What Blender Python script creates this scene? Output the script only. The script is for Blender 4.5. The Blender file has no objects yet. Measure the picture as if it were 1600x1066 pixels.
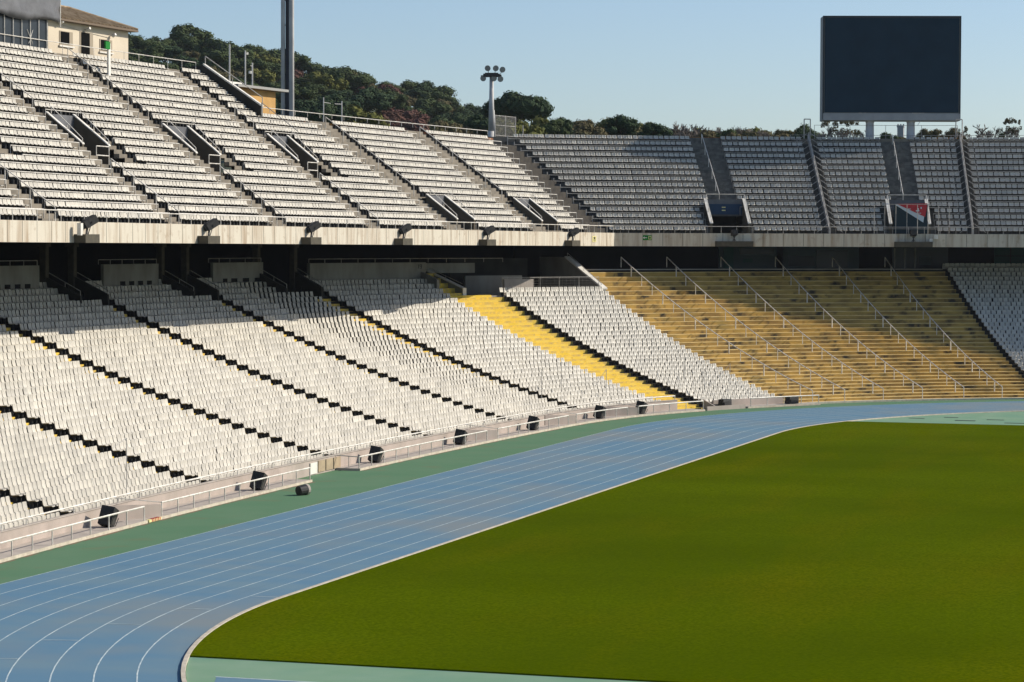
import bpy, math, random
import numpy as np
from mathutils import Vector, Matrix
R_=math.radians
random.seed(7); rng=np.random.default_rng(7)
sc=bpy.context.scene
COL=sc.collection

# ------------------------------------------------------------------ camera, sky, sun, exposure
cam=bpy.data.cameras.new('camera'); camo=bpy.data.objects.new('camera',cam); COL.objects.link(camo)
yaw,pit,roll=0.3034,-0.0374,0.0032
F=Vector((math.cos(pit)*math.cos(yaw),math.cos(pit)*math.sin(yaw),math.sin(pit)))
Rr=Vector((math.sin(yaw),-math.cos(yaw),0)); U=Rr.cross(F)
cr,sr=math.cos(roll),math.sin(roll)
X=cr*Rr+sr*U; Y=-sr*Rr+cr*U; Z=-F
M=Matrix(((X.x,Y.x,Z.x,-128.2893),(X.y,Y.y,Z.y,3.975),(X.z,Y.z,Z.z,12.446),(0,0,0,1)))
camo.matrix_world=M
cam.sensor_width=36; cam.lens=4173.76/1600*36; cam.clip_start=1; cam.clip_end=6000
sc.camera=camo
CAM=Vector((-128.2893,3.975,12.446))

SUN_AZ,SUN_EL=-57.8,33.0
w=bpy.data.worlds.new('World'); sc.world=w; w.use_nodes=True
nt=w.node_tree; bg=nt.nodes['Background']; sky=nt.nodes.new('ShaderNodeTexSky'); sky.sky_type='NISHITA'
sky.sun_disc=False; sky.sun_elevation=R_(SUN_EL); sky.sun_rotation=R_(90-SUN_AZ)
sky.altitude=0; sky.air_density=0.8; sky.dust_density=0.75; sky.ozone_density=3.0
nt.links.new(sky.outputs[0],bg.inputs[0]); bg.inputs[1].default_value=0.130
sl=bpy.data.lights.new('sun','SUN'); sl.energy=5.0; sl.angle=R_(.5); sl.color=(1,.93,.82)
so=bpy.data.objects.new('sun',sl); COL.objects.link(so)
sd=Vector((math.cos(R_(SUN_AZ))*math.cos(R_(SUN_EL)),math.sin(R_(SUN_AZ))*math.cos(R_(SUN_EL)),math.sin(R_(SUN_EL))))
so.rotation_euler=sd.to_track_quat('Z','Y').to_euler(); so.location=(0,-60,80)
sc.view_settings.view_transform='Standard'; sc.view_settings.look='None'
sc.view_settings.exposure=0.0; sc.view_settings.gamma=1; sc.view_settings.use_curve_mapping=False
sc.cycles.max_bounces=5; sc.cycles.diffuse_bounces=2; sc.cycles.caustics_reflective=False; sc.cycles.caustics_refractive=False

# ------------------------------------------------------------------ materials
MATS={}
def mat(name,col,rough=.85,c2=None,scale=1.0,stretch=(1,1,1),detail=4,c3=None,scale3=.2,bump=0.,metal=0.,lo=.35,hi=.65,tint=0.,lo3=.45,hi3=.7,spec=.3):
    m=bpy.data.materials.new(name); m.use_nodes=True; n=m.node_tree; b=n.nodes['Principled BSDF']
    b.inputs['Roughness'].default_value=rough; b.inputs['Metallic'].default_value=metal
    b.inputs['Specular IOR Level'].default_value=spec
    rgba=lambda c:(c[0],c[1],c[2],1)
    b.inputs['Base Color'].default_value=rgba(col); out=None
    if c2 or c3 or bump or tint:
        geo=n.nodes.new('ShaderNodeNewGeometry')
    if c2:
        mp=n.nodes.new('ShaderNodeMapping'); mp.inputs['Scale'].default_value=[scale*s for s in stretch]
        n.links.new(geo.outputs['Position'],mp.inputs[0])
        no=n.nodes.new('ShaderNodeTexNoise'); no.inputs['Scale'].default_value=1; no.inputs['Detail'].default_value=detail
        n.links.new(mp.outputs[0],no.inputs[0])
        mr=n.nodes.new('ShaderNodeMapRange'); mr.inputs[1].default_value=lo; mr.inputs[2].default_value=hi; n.links.new(no.outputs[0],mr.inputs[0])
        mx=n.nodes.new('ShaderNodeMix'); mx.data_type='RGBA'; mx.inputs[6].default_value=rgba(col); mx.inputs[7].default_value=rgba(c2)
        n.links.new(mr.outputs[0],mx.inputs[0]); out=mx.outputs[2]
        if bump:
            bu=n.nodes.new('ShaderNodeBump'); bu.inputs['Strength'].default_value=bump; bu.inputs['Distance'].default_value=.05
            n.links.new(no.outputs[0],bu.inputs['Height']); n.links.new(bu.outputs[0],b.inputs['Normal'])
    if c3:
        n3=n.nodes.new('ShaderNodeTexNoise'); n3.inputs['Scale'].default_value=scale3; n3.inputs['Detail'].default_value=5
        n.links.new(geo.outputs['Position'],n3.inputs[0])
        r3=n.nodes.new('ShaderNodeMapRange'); r3.inputs[1].default_value=lo3; r3.inputs[2].default_value=hi3; n.links.new(n3.outputs[0],r3.inputs[0])
        m3=n.nodes.new('ShaderNodeMix'); m3.data_type='RGBA'
        if out: n.links.new(out,m3.inputs[6])
        else: m3.inputs[6].default_value=rgba(col)
        m3.inputs[7].default_value=rgba(c3); n.links.new(r3.outputs[0],m3.inputs[0]); out=m3.outputs[2]
    if tint:
        at=n.nodes.new('ShaderNodeAttribute'); at.attribute_name='wear'
        oi=n.nodes.new('ShaderNodeObjectInfo')
        ad=n.nodes.new('ShaderNodeMath'); ad.operation='ADD'; n.links.new(at.outputs['Fac'],ad.inputs[0]); n.links.new(oi.outputs['Random'],ad.inputs[1])
        fr=n.nodes.new('ShaderNodeMath'); fr.operation='FRACT'; n.links.new(ad.outputs[0],fr.inputs[0])
        mr=n.nodes.new('ShaderNodeMapRange'); mr.inputs[3].default_value=1-tint; mr.inputs[4].default_value=1+tint*.6; n.links.new(fr.outputs[0],mr.inputs[0])
        hs=n.nodes.new('ShaderNodeHueSaturation'); n.links.new(mr.outputs[0],hs.inputs['Value'])
        if out: n.links.new(out,hs.inputs['Color'])
        else: hs.inputs['Color'].default_value=rgba(col)
        out=hs.outputs[0]
    if out: n.links.new(out,b.inputs['Base Color'])
    MATS[name]=m; return m
mat('seat_plastic',(.56,.518,.435),.5,tint=.14,c2=(.51,.475,.405),scale=.6,c3=(.36,.34,.30),scale3=6.,lo3=.62,hi3=.8)
mat('seat_metal',(.05,.05,.05),.7)
mat('concrete',(.27,.235,.185),.9,c2=(.20,.17,.13),scale=1.2,c3=(.13,.12,.10),scale3=.9,lo3=.52,hi3=.75)
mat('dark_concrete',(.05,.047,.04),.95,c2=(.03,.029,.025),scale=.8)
mat('interior_black',(.012,.012,.012),.95,c2=(.007,.007,.008),scale=.5)  # deep shade under the balcony put into a near-black colour
mat('pit_concrete',(.33,.315,.27),.95,c2=(.24,.225,.195),scale=.9,stretch=(1,1,.4))
mat('fascia_concrete',(.62,.56,.45),.85,c2=(.38,.29,.20),scale=2.6,stretch=(1,1,.10),lo=.45,hi=.74,detail=7,c3=(.36,.27,.18),scale3=1.6,lo3=.60,hi3=.80)
mat('wall_concrete',(.46,.38,.325),.9,c2=(.38,.32,.27),scale=.9,stretch=(1,1,.5),c3=(.34,.28,.24),scale3=.8,lo3=.52,hi3=.75)
mat('slab_concrete',(.47,.41,.35),.9,c2=(.39,.34,.29),scale=1.5)
mat('edge_dirt',(.20,.15,.10),.95,spec=.1,c2=(.10,.17,.10),scale=.9,lo=.45,hi=.58)
mat('kerb_paint',(.60,.53,.41),.8,c2=(.46,.40,.31),scale=3)
mat('yellow_paint',(.72,.50,.045),.8,c2=(.76,.56,.12),scale=1.3,c3=(.60,.40,.04),scale3=2.2,lo3=.58,hi3=.78)
mat('aisle_yellow',(.80,.54,.06),.8,c2=(.50,.36,.12),scale=2.5)
def ochre(name,col,c2,c3,edge,esc):
    return mat(name,col,.9,c2=c2,scale=.5,stretch=(1,1,3),lo=.4,hi=.62,c3=c3,scale3=esc,lo3=.54,hi3=.68,detail=8)
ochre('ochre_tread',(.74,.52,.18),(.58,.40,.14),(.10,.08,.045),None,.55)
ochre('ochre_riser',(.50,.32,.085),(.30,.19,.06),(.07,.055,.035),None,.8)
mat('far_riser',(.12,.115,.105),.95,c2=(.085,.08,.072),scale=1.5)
mat('seat_tread',(.085,.078,.062),.95,c2=(.055,.05,.042),scale=2.)  # shade between and under the seats put into the tread colour
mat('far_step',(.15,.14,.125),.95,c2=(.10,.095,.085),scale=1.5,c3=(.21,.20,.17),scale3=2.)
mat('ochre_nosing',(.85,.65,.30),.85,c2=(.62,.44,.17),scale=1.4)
mat('upper_riser',(.075,.065,.052),.95,c2=(.045,.04,.034),scale=1.5)  # shadow below the upper seat rows put into the riser colour
mat('rail_white',(.80,.75,.66),.5,c2=(.55,.50,.42),scale=3,spec=.5)
mat('rail_grey',(.50,.47,.42),.5,c2=(.36,.33,.29),scale=4)
mat('coping_white',(.80,.76,.68),.6,c2=(.66,.62,.54),scale=2)
mat('black_plastic',(.018,.018,.018),.55,c2=(.035,.033,.03),scale=4)
mat('lamp_dark',(.035,.033,.03),.6,c2=(.055,.05,.045),scale=6)
mat('lamp_glass',(.30,.30,.28),.25,spec=.6)
mat('ledge_brown',(.10,.088,.062),.9,c2=(.075,.066,.05),scale=3)
mat('seam_blue',(.085,.17,.25),.9,c2=(.12,.21,.29),scale=1.)
mat('lane_white',(.60,.67,.65),.8,c2=(.36,.46,.50),scale=2.5)
mat('track_blue',(.112,.215,.300),.9,spec=.1,c2=(.145,.235,.29),scale=.22,stretch=(2.0,.8,1),lo=.40,hi=.66,c3=(.20,.235,.245),scale3=.09,lo3=.48,hi3=.68,detail=6)
mat('apron_green',(.098,.20,.11),.95,spec=.1,c2=(.115,.21,.12),scale=.3,c3=(.14,.18,.10),scale3=.45,lo3=.56,hi3=.75)
mat('court_green',(.175,.30,.19),.95,spec=.1,c2=(.215,.325,.22),scale=.5,c3=(.16,.29,.20),scale3=.3)
mat('dark_mark',(.05,.07,.06),.9)
mat('screen_glass',(.013,.036,.058),.5,spec=.15,c2=(.011,.031,.050),scale=.7)
mat('board_grey',(.36,.36,.36),.6,c2=(.30,.30,.30),scale=1)
mat('board_dark',(.03,.035,.04),.6)
mat('board_side',(.34,.33,.30),.6)
mat('column_grey',(.55,.56,.58),.6,c2=(.47,.48,.50),scale=.7)
mat('render_beige',(.68,.59,.45),.9,c2=(.62,.53,.40),scale=.7)
mat('roof_tile',(.30,.20,.10),.9,c2=(.13,.09,.05),scale=1.6,stretch=(1,1,.4),lo=.4,hi=.6,c3=(.12,.10,.06),scale3=1.2,lo3=.52,hi3=.72)
mat('roof_rib',(.46,.34,.21),.9,c2=(.28,.19,.10),scale=2)
mat('board_beige',(.42,.33,.21),.9,c2=(.34,.26,.17),scale=2)
mat('eave_wood',(.17,.125,.085),.8)
mat('window_dark',(.010,.010,.010),.9,spec=0.)
mat('entrance_wall',(.135,.112,.08),.95,c2=(.10,.085,.062),scale=.9,spec=.1)
mat('window_reveal',(.36,.30,.22),.9)
mat('window_glass',(.022,.028,.034),.3,spec=.25)
mat('tarp_grey',(.12,.12,.125),.55,c2=(.16,.16,.165),scale=1.4,bump=.6)
mat('hut_orange',(.60,.36,.13),.9,c2=(.50,.29,.10),scale=1)
mat('rust_red',(.30,.105,.045),.9,c2=(.20,.08,.04),scale=1.5,c3=(.34,.18,.05),scale3=.2)
mat('exit_green',(.02,.20,.035),.7,spec=.1); mat('sign_cream',(.74,.66,.30),.6); mat('sign_black',(.03,.03,.03),.6)
mat('sign_blue',(.02,.05,.10),.6); mat('banner_red',(.50,.045,.055),.7,c2=(.42,.035,.045),scale=3); mat('banner_white',(.55,.62,.68),.7); mat('banner_dark',(.012,.03,.04),.6)
mat('kiosk_blue',(.09,.12,.13),.7,c2=(.07,.095,.105),scale=.6); mat('kiosk_dark',(.01,.014,.022),.3,spec=.5); mat('kiosk_green',(.035,.10,.09),.7)
mat('mast_white',(.62,.60,.56),.6,c2=(.50,.48,.45),scale=1); mat('mast_dark',(.04,.04,.045),.7)
mat('bark',(.11,.085,.06),.95,c2=(.07,.055,.04),scale=5)
mat('bare_twig',(.24,.20,.165),.95,c2=(.16,.135,.11),scale=.8)
def leaf(name,c,c2): 
    return mat(name,c,.8,c2=c2,scale=.55,tint=.16,lo=.3,hi=.7,spec=.1)
leaf('pine_leaf',(.052,.076,.030),(.078,.100,.036)); leaf('dark_leaf',(.030,.054,.026),(.050,.076,.032))
leaf('olive_leaf',(.105,.115,.030),(.15,.145,.035)); leaf('rusty_leaf',(.155,.070,.055),(.11,.065,.045)); leaf('brown_leaf',(.14,.11,.055),(.10,.095,.04))
mat('hill_soil',(.045,.060,.026),.95,c2=(.07,.075,.034),scale=.08,c3=(.03,.04,.02),scale3=.3)
mat('outer_ground',(.10,.11,.05),.95,c2=(.14,.12,.07),scale=.05)

# grass: darker/lighter drifts + fine blades
def grass_mat():
    m=bpy.data.materials.new('pitch_grass'); m.use_nodes=True; n=m.node_tree; b=n.nodes['Principled BSDF']
    b.inputs['Roughness'].default_value=.95; b.inputs['Specular IOR Level'].default_value=0.
    g=n.nodes.new('ShaderNodeNewGeometry')
    def noise(s,st,lo,hi,det=5):
        mp=n.nodes.new('ShaderNodeMapping'); mp.inputs['Scale'].default_value=[s*k for k in st]; n.links.new(g.outputs['Position'],mp.inputs[0])
        no=n.nodes.new('ShaderNodeTexNoise'); no.inputs['Scale'].default_value=1; no.inputs['Detail'].default_value=det; n.links.new(mp.outputs[0],no.inputs[0])
        r=n.nodes.new('ShaderNodeMapRange'); r.inputs[1].default_value=lo; r.inputs[2].default_value=hi; n.links.new(no.outputs[0],r.inputs[0]); return r.outputs[0]
    def mix(f,a,bb):
        x=n.nodes.new('ShaderNodeMix'); x.data_type='RGBA'; n.links.new(f,x.inputs[0])
        for i,c in ((6,a),(7,bb)):
            if isinstance(c,tuple): x.inputs[i].default_value=(*c,1)
            else: n.links.new(c,x.inputs[i])
        return x.outputs[2]
    c=mix(noise(.045,(1,1,1),.40,.62),(.068,.094,.0008),(.092,.122,.0012))
    c=mix(noise(.12,(.4,1.3,1),.48,.72),c,(.112,.116,.0015))
    c=mix(noise(9,(1,1,1),.35,.75,8),c,(.044,.070,.0006))
    sx=n.nodes.new('ShaderNodeSeparateXYZ'); n.links.new(g.outputs['Position'],sx.inputs[0])
    dv=n.nodes.new('ShaderNodeMath'); dv.operation='MULTIPLY'; dv.inputs[1].default_value=2*math.pi/11.0; n.links.new(sx.outputs[0],dv.inputs[0])
    sn=n.nodes.new('ShaderNodeMath'); sn.operation='SINE'; n.links.new(dv.outputs[0],sn.inputs[0])
    bm=n.nodes.new('ShaderNodeMapRange'); bm.inputs[1].default_value=-.35; bm.inputs[2].default_value=.35; bm.inputs[3].default_value=.98; bm.inputs[4].default_value=1.03; n.links.new(sn.outputs[0],bm.inputs[0])
    hv=n.nodes.new('ShaderNodeHueSaturation'); n.links.new(bm.outputs[0],hv.inputs['Value']); n.links.new(c,hv.inputs['Color']); c=hv.outputs[0]
    n.links.new(c,b.inputs['Base Color'])
    no=n.nodes.new('ShaderNodeTexNoise'); no.inputs['Scale'].default_value=14; no.inputs['Detail'].default_value=6; n.links.new(g.outputs['Position'],no.inputs[0])
    bu=n.nodes.new('ShaderNodeBump'); bu.inputs['Strength'].default_value=.5; bu.inputs['Distance'].default_value=.03; n.links.new(no.outputs[0],bu.inputs['Height']); n.links.new(bu.outputs[0],b.inputs['Normal'])
    MATS['pitch_grass']=m
grass_mat()

# ------------------------------------------------------------------ mesh helper
class MB:
    def __init__(s): s.v=[]; s.f=[]; s.m=[]
    def add(s,vs,fs,mi=0):
        o=len(s.v); s.v+= [tuple(v) for v in vs]; s.f+=[tuple(i+o for i in f) for f in fs]; s.m+=[mi]*len(fs)
    def quad(s,a,b,c,d,mi=0): s.add([a,b,c,d],[(0,1,2,3)],mi)
    def hexa(s,v,mi=0): # 8 verts: bottom 4 ccw, top 4
        s.add(v,[(3,2,1,0),(4,5,6,7),(0,1,5,4),(1,2,6,5),(2,3,7,6),(3,0,4,7)],mi)
    def box(s,c,dx,dy,dz,ax=(1,0,0),ay=(0,1,0),az=(0,0,1),mi=0):
        c=Vector(c); ax,ay,az=Vector(ax)*dx/2,Vector(ay)*dy/2,Vector(az)*dz/2
        s.hexa([c-ax-ay-az,c+ax-ay-az,c+ax+ay-az,c-ax+ay-az,c-ax-ay+az,c+ax-ay+az,c+ax+ay+az,c-ax+ay+az],mi)
    def tube(s,a,b,r,n=6,r2=None,mi=0,caps=True):
        a,b=Vector(a),Vector(b); d=(b-a).normalized(); t=Vector((0,0,1)) if abs(d.z)<.9 else Vector((1,0,0))
        u=d.cross(t).normalized(); v=d.cross(u); r2=r if r2 is None else r2
        vs=[a+(u*math.cos(k*2*math.pi/n)+v*math.sin(k*2*math.pi/n))*r for k in range(n)]+[b+(u*math.cos(k*2*math.pi/n)+v*math.sin(k*2*math.pi/n))*r2 for k in range(n)]
        fs=[(k,(k+1)%n,n+(k+1)%n,n+k) for k in range(n)]
        if caps: fs+=[tuple(range(n))[::-1],tuple(range(n,2*n))]
        s.add(vs,fs,mi)
    def path(s,pts,r,n=5,mi=0):
        for a,b in zip(pts[:-1],pts[1:]): s.tube(a,b,r,n,mi=mi)
    def build(s,name,mats,parent=None,smooth=False):
        me=bpy.data.meshes.new(name); me.from_pydata(s.v,[],s.f); 
        if isinstance(mats,str): mats=[mats]
        for m in mats: me.materials.append(MATS[m])
        if len(mats)>1: me.polygons.foreach_set('material_index',s.m)
        if smooth: me.polygons.foreach_set('use_smooth',[True]*len(s.f))
        me.update(); o=bpy.data.objects.new(name,me); COL.objects.link(o)
        if parent is not None: o.parent=parent; o.matrix_parent_inverse=Matrix.Translation(-Vector(parent.location))
        return o
def thing(name,label,cat,loc=(0,0,0),group=None):
    o=bpy.data.objects.new(name,None); o.empty_display_size=.3; COL.objects.link(o); o.location=loc; o['label']=label; o['category']=cat
    if group: o['group']=group
    return o
def tag(o,label,cat,group=None):
    o['label']=label; o['category']=cat
    if group: o['group']=group
    return o
def struct(o,k='structure'): o['kind']=k; return o

# ------------------------------------------------------------------ frames: s along the front, r outward, z up
Y0,XM,RBIG,SJ,R0=56.456,6.914,624.575,37.976,51.175
Z0_,ZS,ZQ=.105,.258,.005; T=.767
def FL(s):
    if s<SJ:
        a=s/RBIG; n=(math.sin(a),math.cos(a)); return XM+RBIG*n[0],Y0-RBIG+RBIG*n[1],n[0],n[1]
    a=SJ/RBIG; n=(math.sin(a),math.cos(a)); cx=XM+(RBIG-R0)*n[0]; cy=Y0-RBIG+(RBIG-R0)*n[1]
    b=a+(s-SJ)/R0; n=(math.sin(b),math.cos(b)); return cx+R0*n[0],cy+R0*n[1],n[0],n[1]
def FU(s):
    a=s/RBIG; n=(math.sin(a),math.cos(a)); return XM+RBIG*n[0],Y0-RBIG+RBIG*n[1],n[0],n[1]
RF,TU,DU=12.5,.73,.518
TUF,DUF=.768,.545      # the far tier has deeper rows
SC=82.0
x,y,nx,ny=FU(SC); PCX,PCY=x+RF*nx,y+RF*ny
A0=R_(30.5); RB=105.
CFX,CFY=PCX-RB*math.cos(A0),PCY-RB*math.sin(A0)
def FF(t):
    a=A0-t/RB; n=(math.cos(a),math.sin(a)); return CFX+RB*n[0],CFY+RB*n[1],n[0],n[1]
def P(fr,s,r,z):
    x,y,nx,ny=fr(s); return Vector((x+nx*r,y+ny*r,z))
def axes(fr,s):
    x,y,nx,ny=fr(s); return Vector((ny,-nx,0)),Vector((nx,ny,0))   # along +s, outward
def tz(r): return Z0_+ZS*r+ZQ*r*r
def lz(k): return tz(k*T)
def zf(s): return 12.33-.0028*(s+20)      # underside of the balcony front
ZB=zf(SC)
def uz(fr,s,k): return (zf(s) if fr is FU else ZB)+1.12-.12+(DU if fr is FU else DUF)*k
def ur(fr,k): return RF+TU*k if fr is FU else TUF*k
def srange(a,b,ds=1.0):
    n=max(1,int(math.ceil((b-a)/ds))); return [a+(b-a)*i/n for i in range(n+1)]
def sweep(mb,fr,a,b,poly,ds=1.5,mi=0,caps=True,zadd=None):
    S=srange(a,b,ds); n=len(poly); o=len(mb.v)
    for s in S:
        for r,z in poly: mb.v.append(tuple(P(fr,s,r,z+(zadd(s) if zadd else 0))))
    for i in range(len(S)-1):
        for j in range(n):
            k=(j+1)%n; mb.f.append((o+i*n+j,o+i*n+k,o+(i+1)*n+k,o+(i+1)*n+j)); mb.m.append(mi)
    if caps:
        mb.f.append(tuple(o+j for j in range(n))); mb.m.append(mi)
        mb.f.append(tuple(o+(len(S)-1)*n+j for j in range(n))[::-1]); mb.m.append(mi)
def rect(r0,r1,z0,z1): return [(r0,z0),(r1,z0),(r1,z1),(r0,z1)]
def radial_wall(mb,fr,s,r0,r1,zb0,zb1,zt0,zt1,w=.2,mi=0):
    a0,a1=s-w/2,s+w/2
    mb.hexa([P(fr,a0,r0,zb0),P(fr,a1,r0,zb0),P(fr,a1,r1,zb1),P(fr,a0,r1,zb1),P(fr,a0,r0,zt0),P(fr,a1,r0,zt0),P(fr,a1,r1,zt1),P(fr,a0,r1,zt1)],mi)
def rail(mb,fr,a,b,r,z0,zt,sp=1.9,rad=.028,mi=0,posts=True,zadd=None,pr=.022,ends=True):
    S=srange(a,b,1.9); zz=lambda s:(zadd(s) if zadd else 0)
    pts=[P(fr,s,r,zt+zz(s)) for s in S]; mb.path(pts,rad,5,mi)
    if posts:
        n=max(1,round((b-a)/sp))
        for i in range(n+1):
            s=a+(b-a)*i/n
            if not ends: s=a+.15+(b-a-.3)*i/n
            mb.tube(P(fr,s,r,z0+zz(s)),P(fr,s,r,zt+zz(s)),pr,5,mi=mi)
def sloperail(mb,fr,s,pts,z_base=None,rad=.03,mi=0,h=.9):
    """pts: list of (r, zfoot); handrail h above with posts"""
    tops=[P(fr,s,r,z+h) for r,z in pts]; mb.path(tops,rad,5,mi)
    for (r,z),t in zip(pts,tops): mb.tube(P(fr,s,r,z),t,rad*.85,5,mi=mi)

# ------------------------------------------------------------------ ground, track, pitch
H=42.195; RK=39.296; LW=1.22
def plane(name,m,z,pts):
    mb=MB(); mb.add([(x,y,z) for x,y in pts],[tuple(range(len(pts)))]); return struct(mb.build(name,m))
plane('ground','outer_ground',-.05,[(-3000,-3000),(3000,-3000),(3000,3000),(-3000,3000)])
mb=MB()
def stad(off,n=60):
    L=[]
    for i in range(n+1): a=math.pi/2+math.pi*i/n; L.append((-H+(RK+off)*math.cos(a),(RK+off)*math.sin(a)))
    for i in range(n+1): a=-math.pi/2+math.pi*i/n; L.append((H+(RK+off)*math.cos(a),(RK+off)*math.sin(a)))
    return L
def ring(mb,o0,o1,z,mi=0,n=90):
    A,B=stad(o0,n),stad(o1,n); N=len(A)
    for i in range(N): j=(i+1)%N; mb.quad((*A[i],z),(*A[j],z),(*B[j],z),(*B[i],z),mi)
apr=MB(); apr.add([(-140,-75,-.004),(100,-75,-.004),(100,70,-.004),(-140,70,-.004)],[(0,1,2,3)]); struct(apr.build('apron_surface','apron_green'))
DIRT=True
tr=MB(); ring(tr,0,9*LW,0.0); struct(tr.build('running_track','track_blue'))
ln=MB()
for k in range(1,10): ring(ln,k*LW-.021,k*LW+.021,.004)
def mark(rad,ang,w=LW,t=.05):
    a=R_(ang); c,s_=math.cos(a),math.sin(a); n=Vector((c,s_,0)); tt=Vector((-s_,c,0)); b=Vector((-H,0,.008))
    ln.quad(b+n*rad-tt*t/2,b+n*(rad+w)-tt*t/2,b+n*(rad+w)+tt*t/2,b+n*rad+tt*t/2)
for k,ang in enumerate([90,95,100.4,105.2,110.0,114.6,119,123,127]): mark(RK+k*LW+.05,ang,LW-.1)
struct(ln.build('lane_lines','lane_white'))
sm=MB(); g_=random.Random(4)
for i in range(26):
    x=-40+i*4.1+g_.uniform(-.8,.8); k=g_.randint(0,8); y=RK+k*LW+.05
    sm.quad((x,y,.003),(x+.03,y,.003),(x+.03,y+LW-.1,.003),(x,y+LW-.1,.003))
for k in range(1,9):
    y=RK+k*LW+LW*.5; sm.quad((-44,y,.003),(44,y,.003),(44,y+.02,.003),(-44,y+.02,.003))
struct(sm.build('track_seams','seam_blue'))
kb=MB()
A,B=stad(-.15,90),stad(-.02,90); N=len(A)
for i in range(N):
    j=(i+1)%N; z=.07
    kb.quad((*A[i],z),(*A[j],z),(*B[j],z),(*B[i],z)); kb.quad((*B[i],-.02),(*B[i],z),(*B[j],z),(*B[j],-.02)); kb.quad((*A[j],-.02),(*A[j],z),(*A[i],z),(*A[i],-.02))
struct(kb.build('track_kerb','kerb_paint'))
# pitch grass: stadium shape cut at x = +-55.2
def cutpoly(off,x0,x1,n=80):
    r=RK+off; L=[]
    def yat(x):
        d=max(abs(x)-H,0); return math.sqrt(max(r*r-d*d,0))
    xs=[x0]+[-H-(abs(x0)-H)*(1-i/20) for i in range(1,21)] if x0<-H else [x0]
    xs+= [H+(x1-H)*i/20 for i in range(21)] if x1>H else [x1]
    xs=sorted(set(round(v,4) for v in xs)); return [(x,yat(x)) for x in xs]
up=cutpoly(-.16,-55.4,55.0)
g=MB(); top=[(x,y,.045) for x,y in up]+[(x,-y,.045) for x,y in reversed(up)]; bot=[(x,y,-.02) for x,y,_ in top]; n=len(top)
g.add(top+bot,[tuple(range(n))]+[(i,n+i,n+(i+1)%n,(i+1)%n) for i in range(n)]); struct(g.build('pitch_grass_field','pitch_grass'))
for sgn,nm in ((-1,'near_court'),(1,'far_court')):
    xs=[sgn*(H+(RK-.16)*math.sin(i/30*math.pi/2)) for i in range(31)]; xe=55.4*sgn
    pts=[(x,math.sqrt(max((RK-.16)**2-(abs(x)-H)**2,0))) for x in xs if abs(x)>=abs(xe)]
    yy=math.sqrt((RK-.16)**2-(55.4-H)**2); pts=[(xe,yy)]+pts
    pts=pts+[(x,-y) for x,y in reversed(pts[:-1])]
    plane(nm,'court_green',0.0,pts)
rw=MB(); rw.quad((-60.2,-34,.004),(-58.55,-34,.004),(-58.55,34.6,.004),(-60.2,34.0,.004)); struct(rw.build('jump_runway','track_blue'))
rl=MB(); rl.quad((-58.55,-34,.008),(-58.47,-34,.008),(-58.47,34.7,.008),(-58.55,34.6,.008)); struct(rl.build('runway_line','lane_white'))
dm=MB()
for x,y,a,b in ((59,29.4,.5,1.4),(60.5,27.5,.25,1.2),(60.3,33,.25,1.1),(57.5,25.7,.3,1.6),(62,30.8,.25,1)): dm.box((x,y,.012),a,b,.02)
struct(dm.build('court_marks','dark_mark'))

# ------------------------------------------------------------------ lower stand
AISLES=[-47.3,-31.9,-16.0,.9,16.7,31.9,44.45]
AW=.69
NR=34
YL,YR,GR,BL=55.3,59.7,67.75,91.65
SMIN,SMAX=-52.,118.
def in_vom(s):
    for a in AISLES:
        if a-3.5<s<a+.15: return True
    return False
ls=thing('lower_grandstand','curved lower concrete stand with stepped rows facing the blue track','grandstand',(20,56,0))
def tier(name,m,s0,s1,k0,k1,parent,fr=FL,zfun=lz,T_=T,rf=lambda k:k*T,hole=None,nose=None):
    mb=MB(); S=srange(s0,s1,1.0)
    for a,b in zip(S[:-1],S[1:]):
        for k in range(k0,k1):
            if hole and hole((a+b)/2,k): continue
            z=zfun(k) if fr is FL else uz(fr,(a+b)/2,k); zp=(zfun(k-1) if fr is FL else uz(fr,(a+b)/2,k-1)) if k>k0 else z-.5
            if k==0: zp=-.1 if fr is FL else z-.1
            r0,r1=rf(k),rf(k+1)
            mb.quad(P(fr,a,r0,z),P(fr,a,r1,z),P(fr,b,r1,z),P(fr,b,r0,z),0)
            mb.quad(P(fr,a,r0,zp),P(fr,a,r0,z),P(fr,b,r0,z),P(fr,b,r0,zp),min(1,len(m)-1))
            if nose: 
                e=.04; mb.quad(P(fr,a,r0-.003,z-e),P(fr,a,r0-.003,z+.003),P(fr,b,r0-.003,z+.003),P(fr,b,r0-.003,z-e),2)
                mb.quad(P(fr,a,r0-.003,z+.003),P(fr,a,r0+e*1.5,z+.003),P(fr,b,r0+e*1.5,z+.003),P(fr,b,r0-.003,z+.003),2)
    return mb.build(name,m,parent)
hole=lambda s,k: k>=29 and in_vom(s)
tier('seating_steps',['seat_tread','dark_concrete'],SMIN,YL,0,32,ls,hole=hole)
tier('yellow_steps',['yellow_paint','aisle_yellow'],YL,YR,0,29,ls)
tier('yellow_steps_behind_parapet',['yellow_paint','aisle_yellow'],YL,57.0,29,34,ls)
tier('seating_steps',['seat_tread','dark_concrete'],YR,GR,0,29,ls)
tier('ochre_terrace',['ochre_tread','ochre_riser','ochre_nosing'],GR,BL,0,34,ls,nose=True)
tier('seating_steps',['seat_tread','dark_concrete'],BL,SMAX,0,34,ls)
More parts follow.
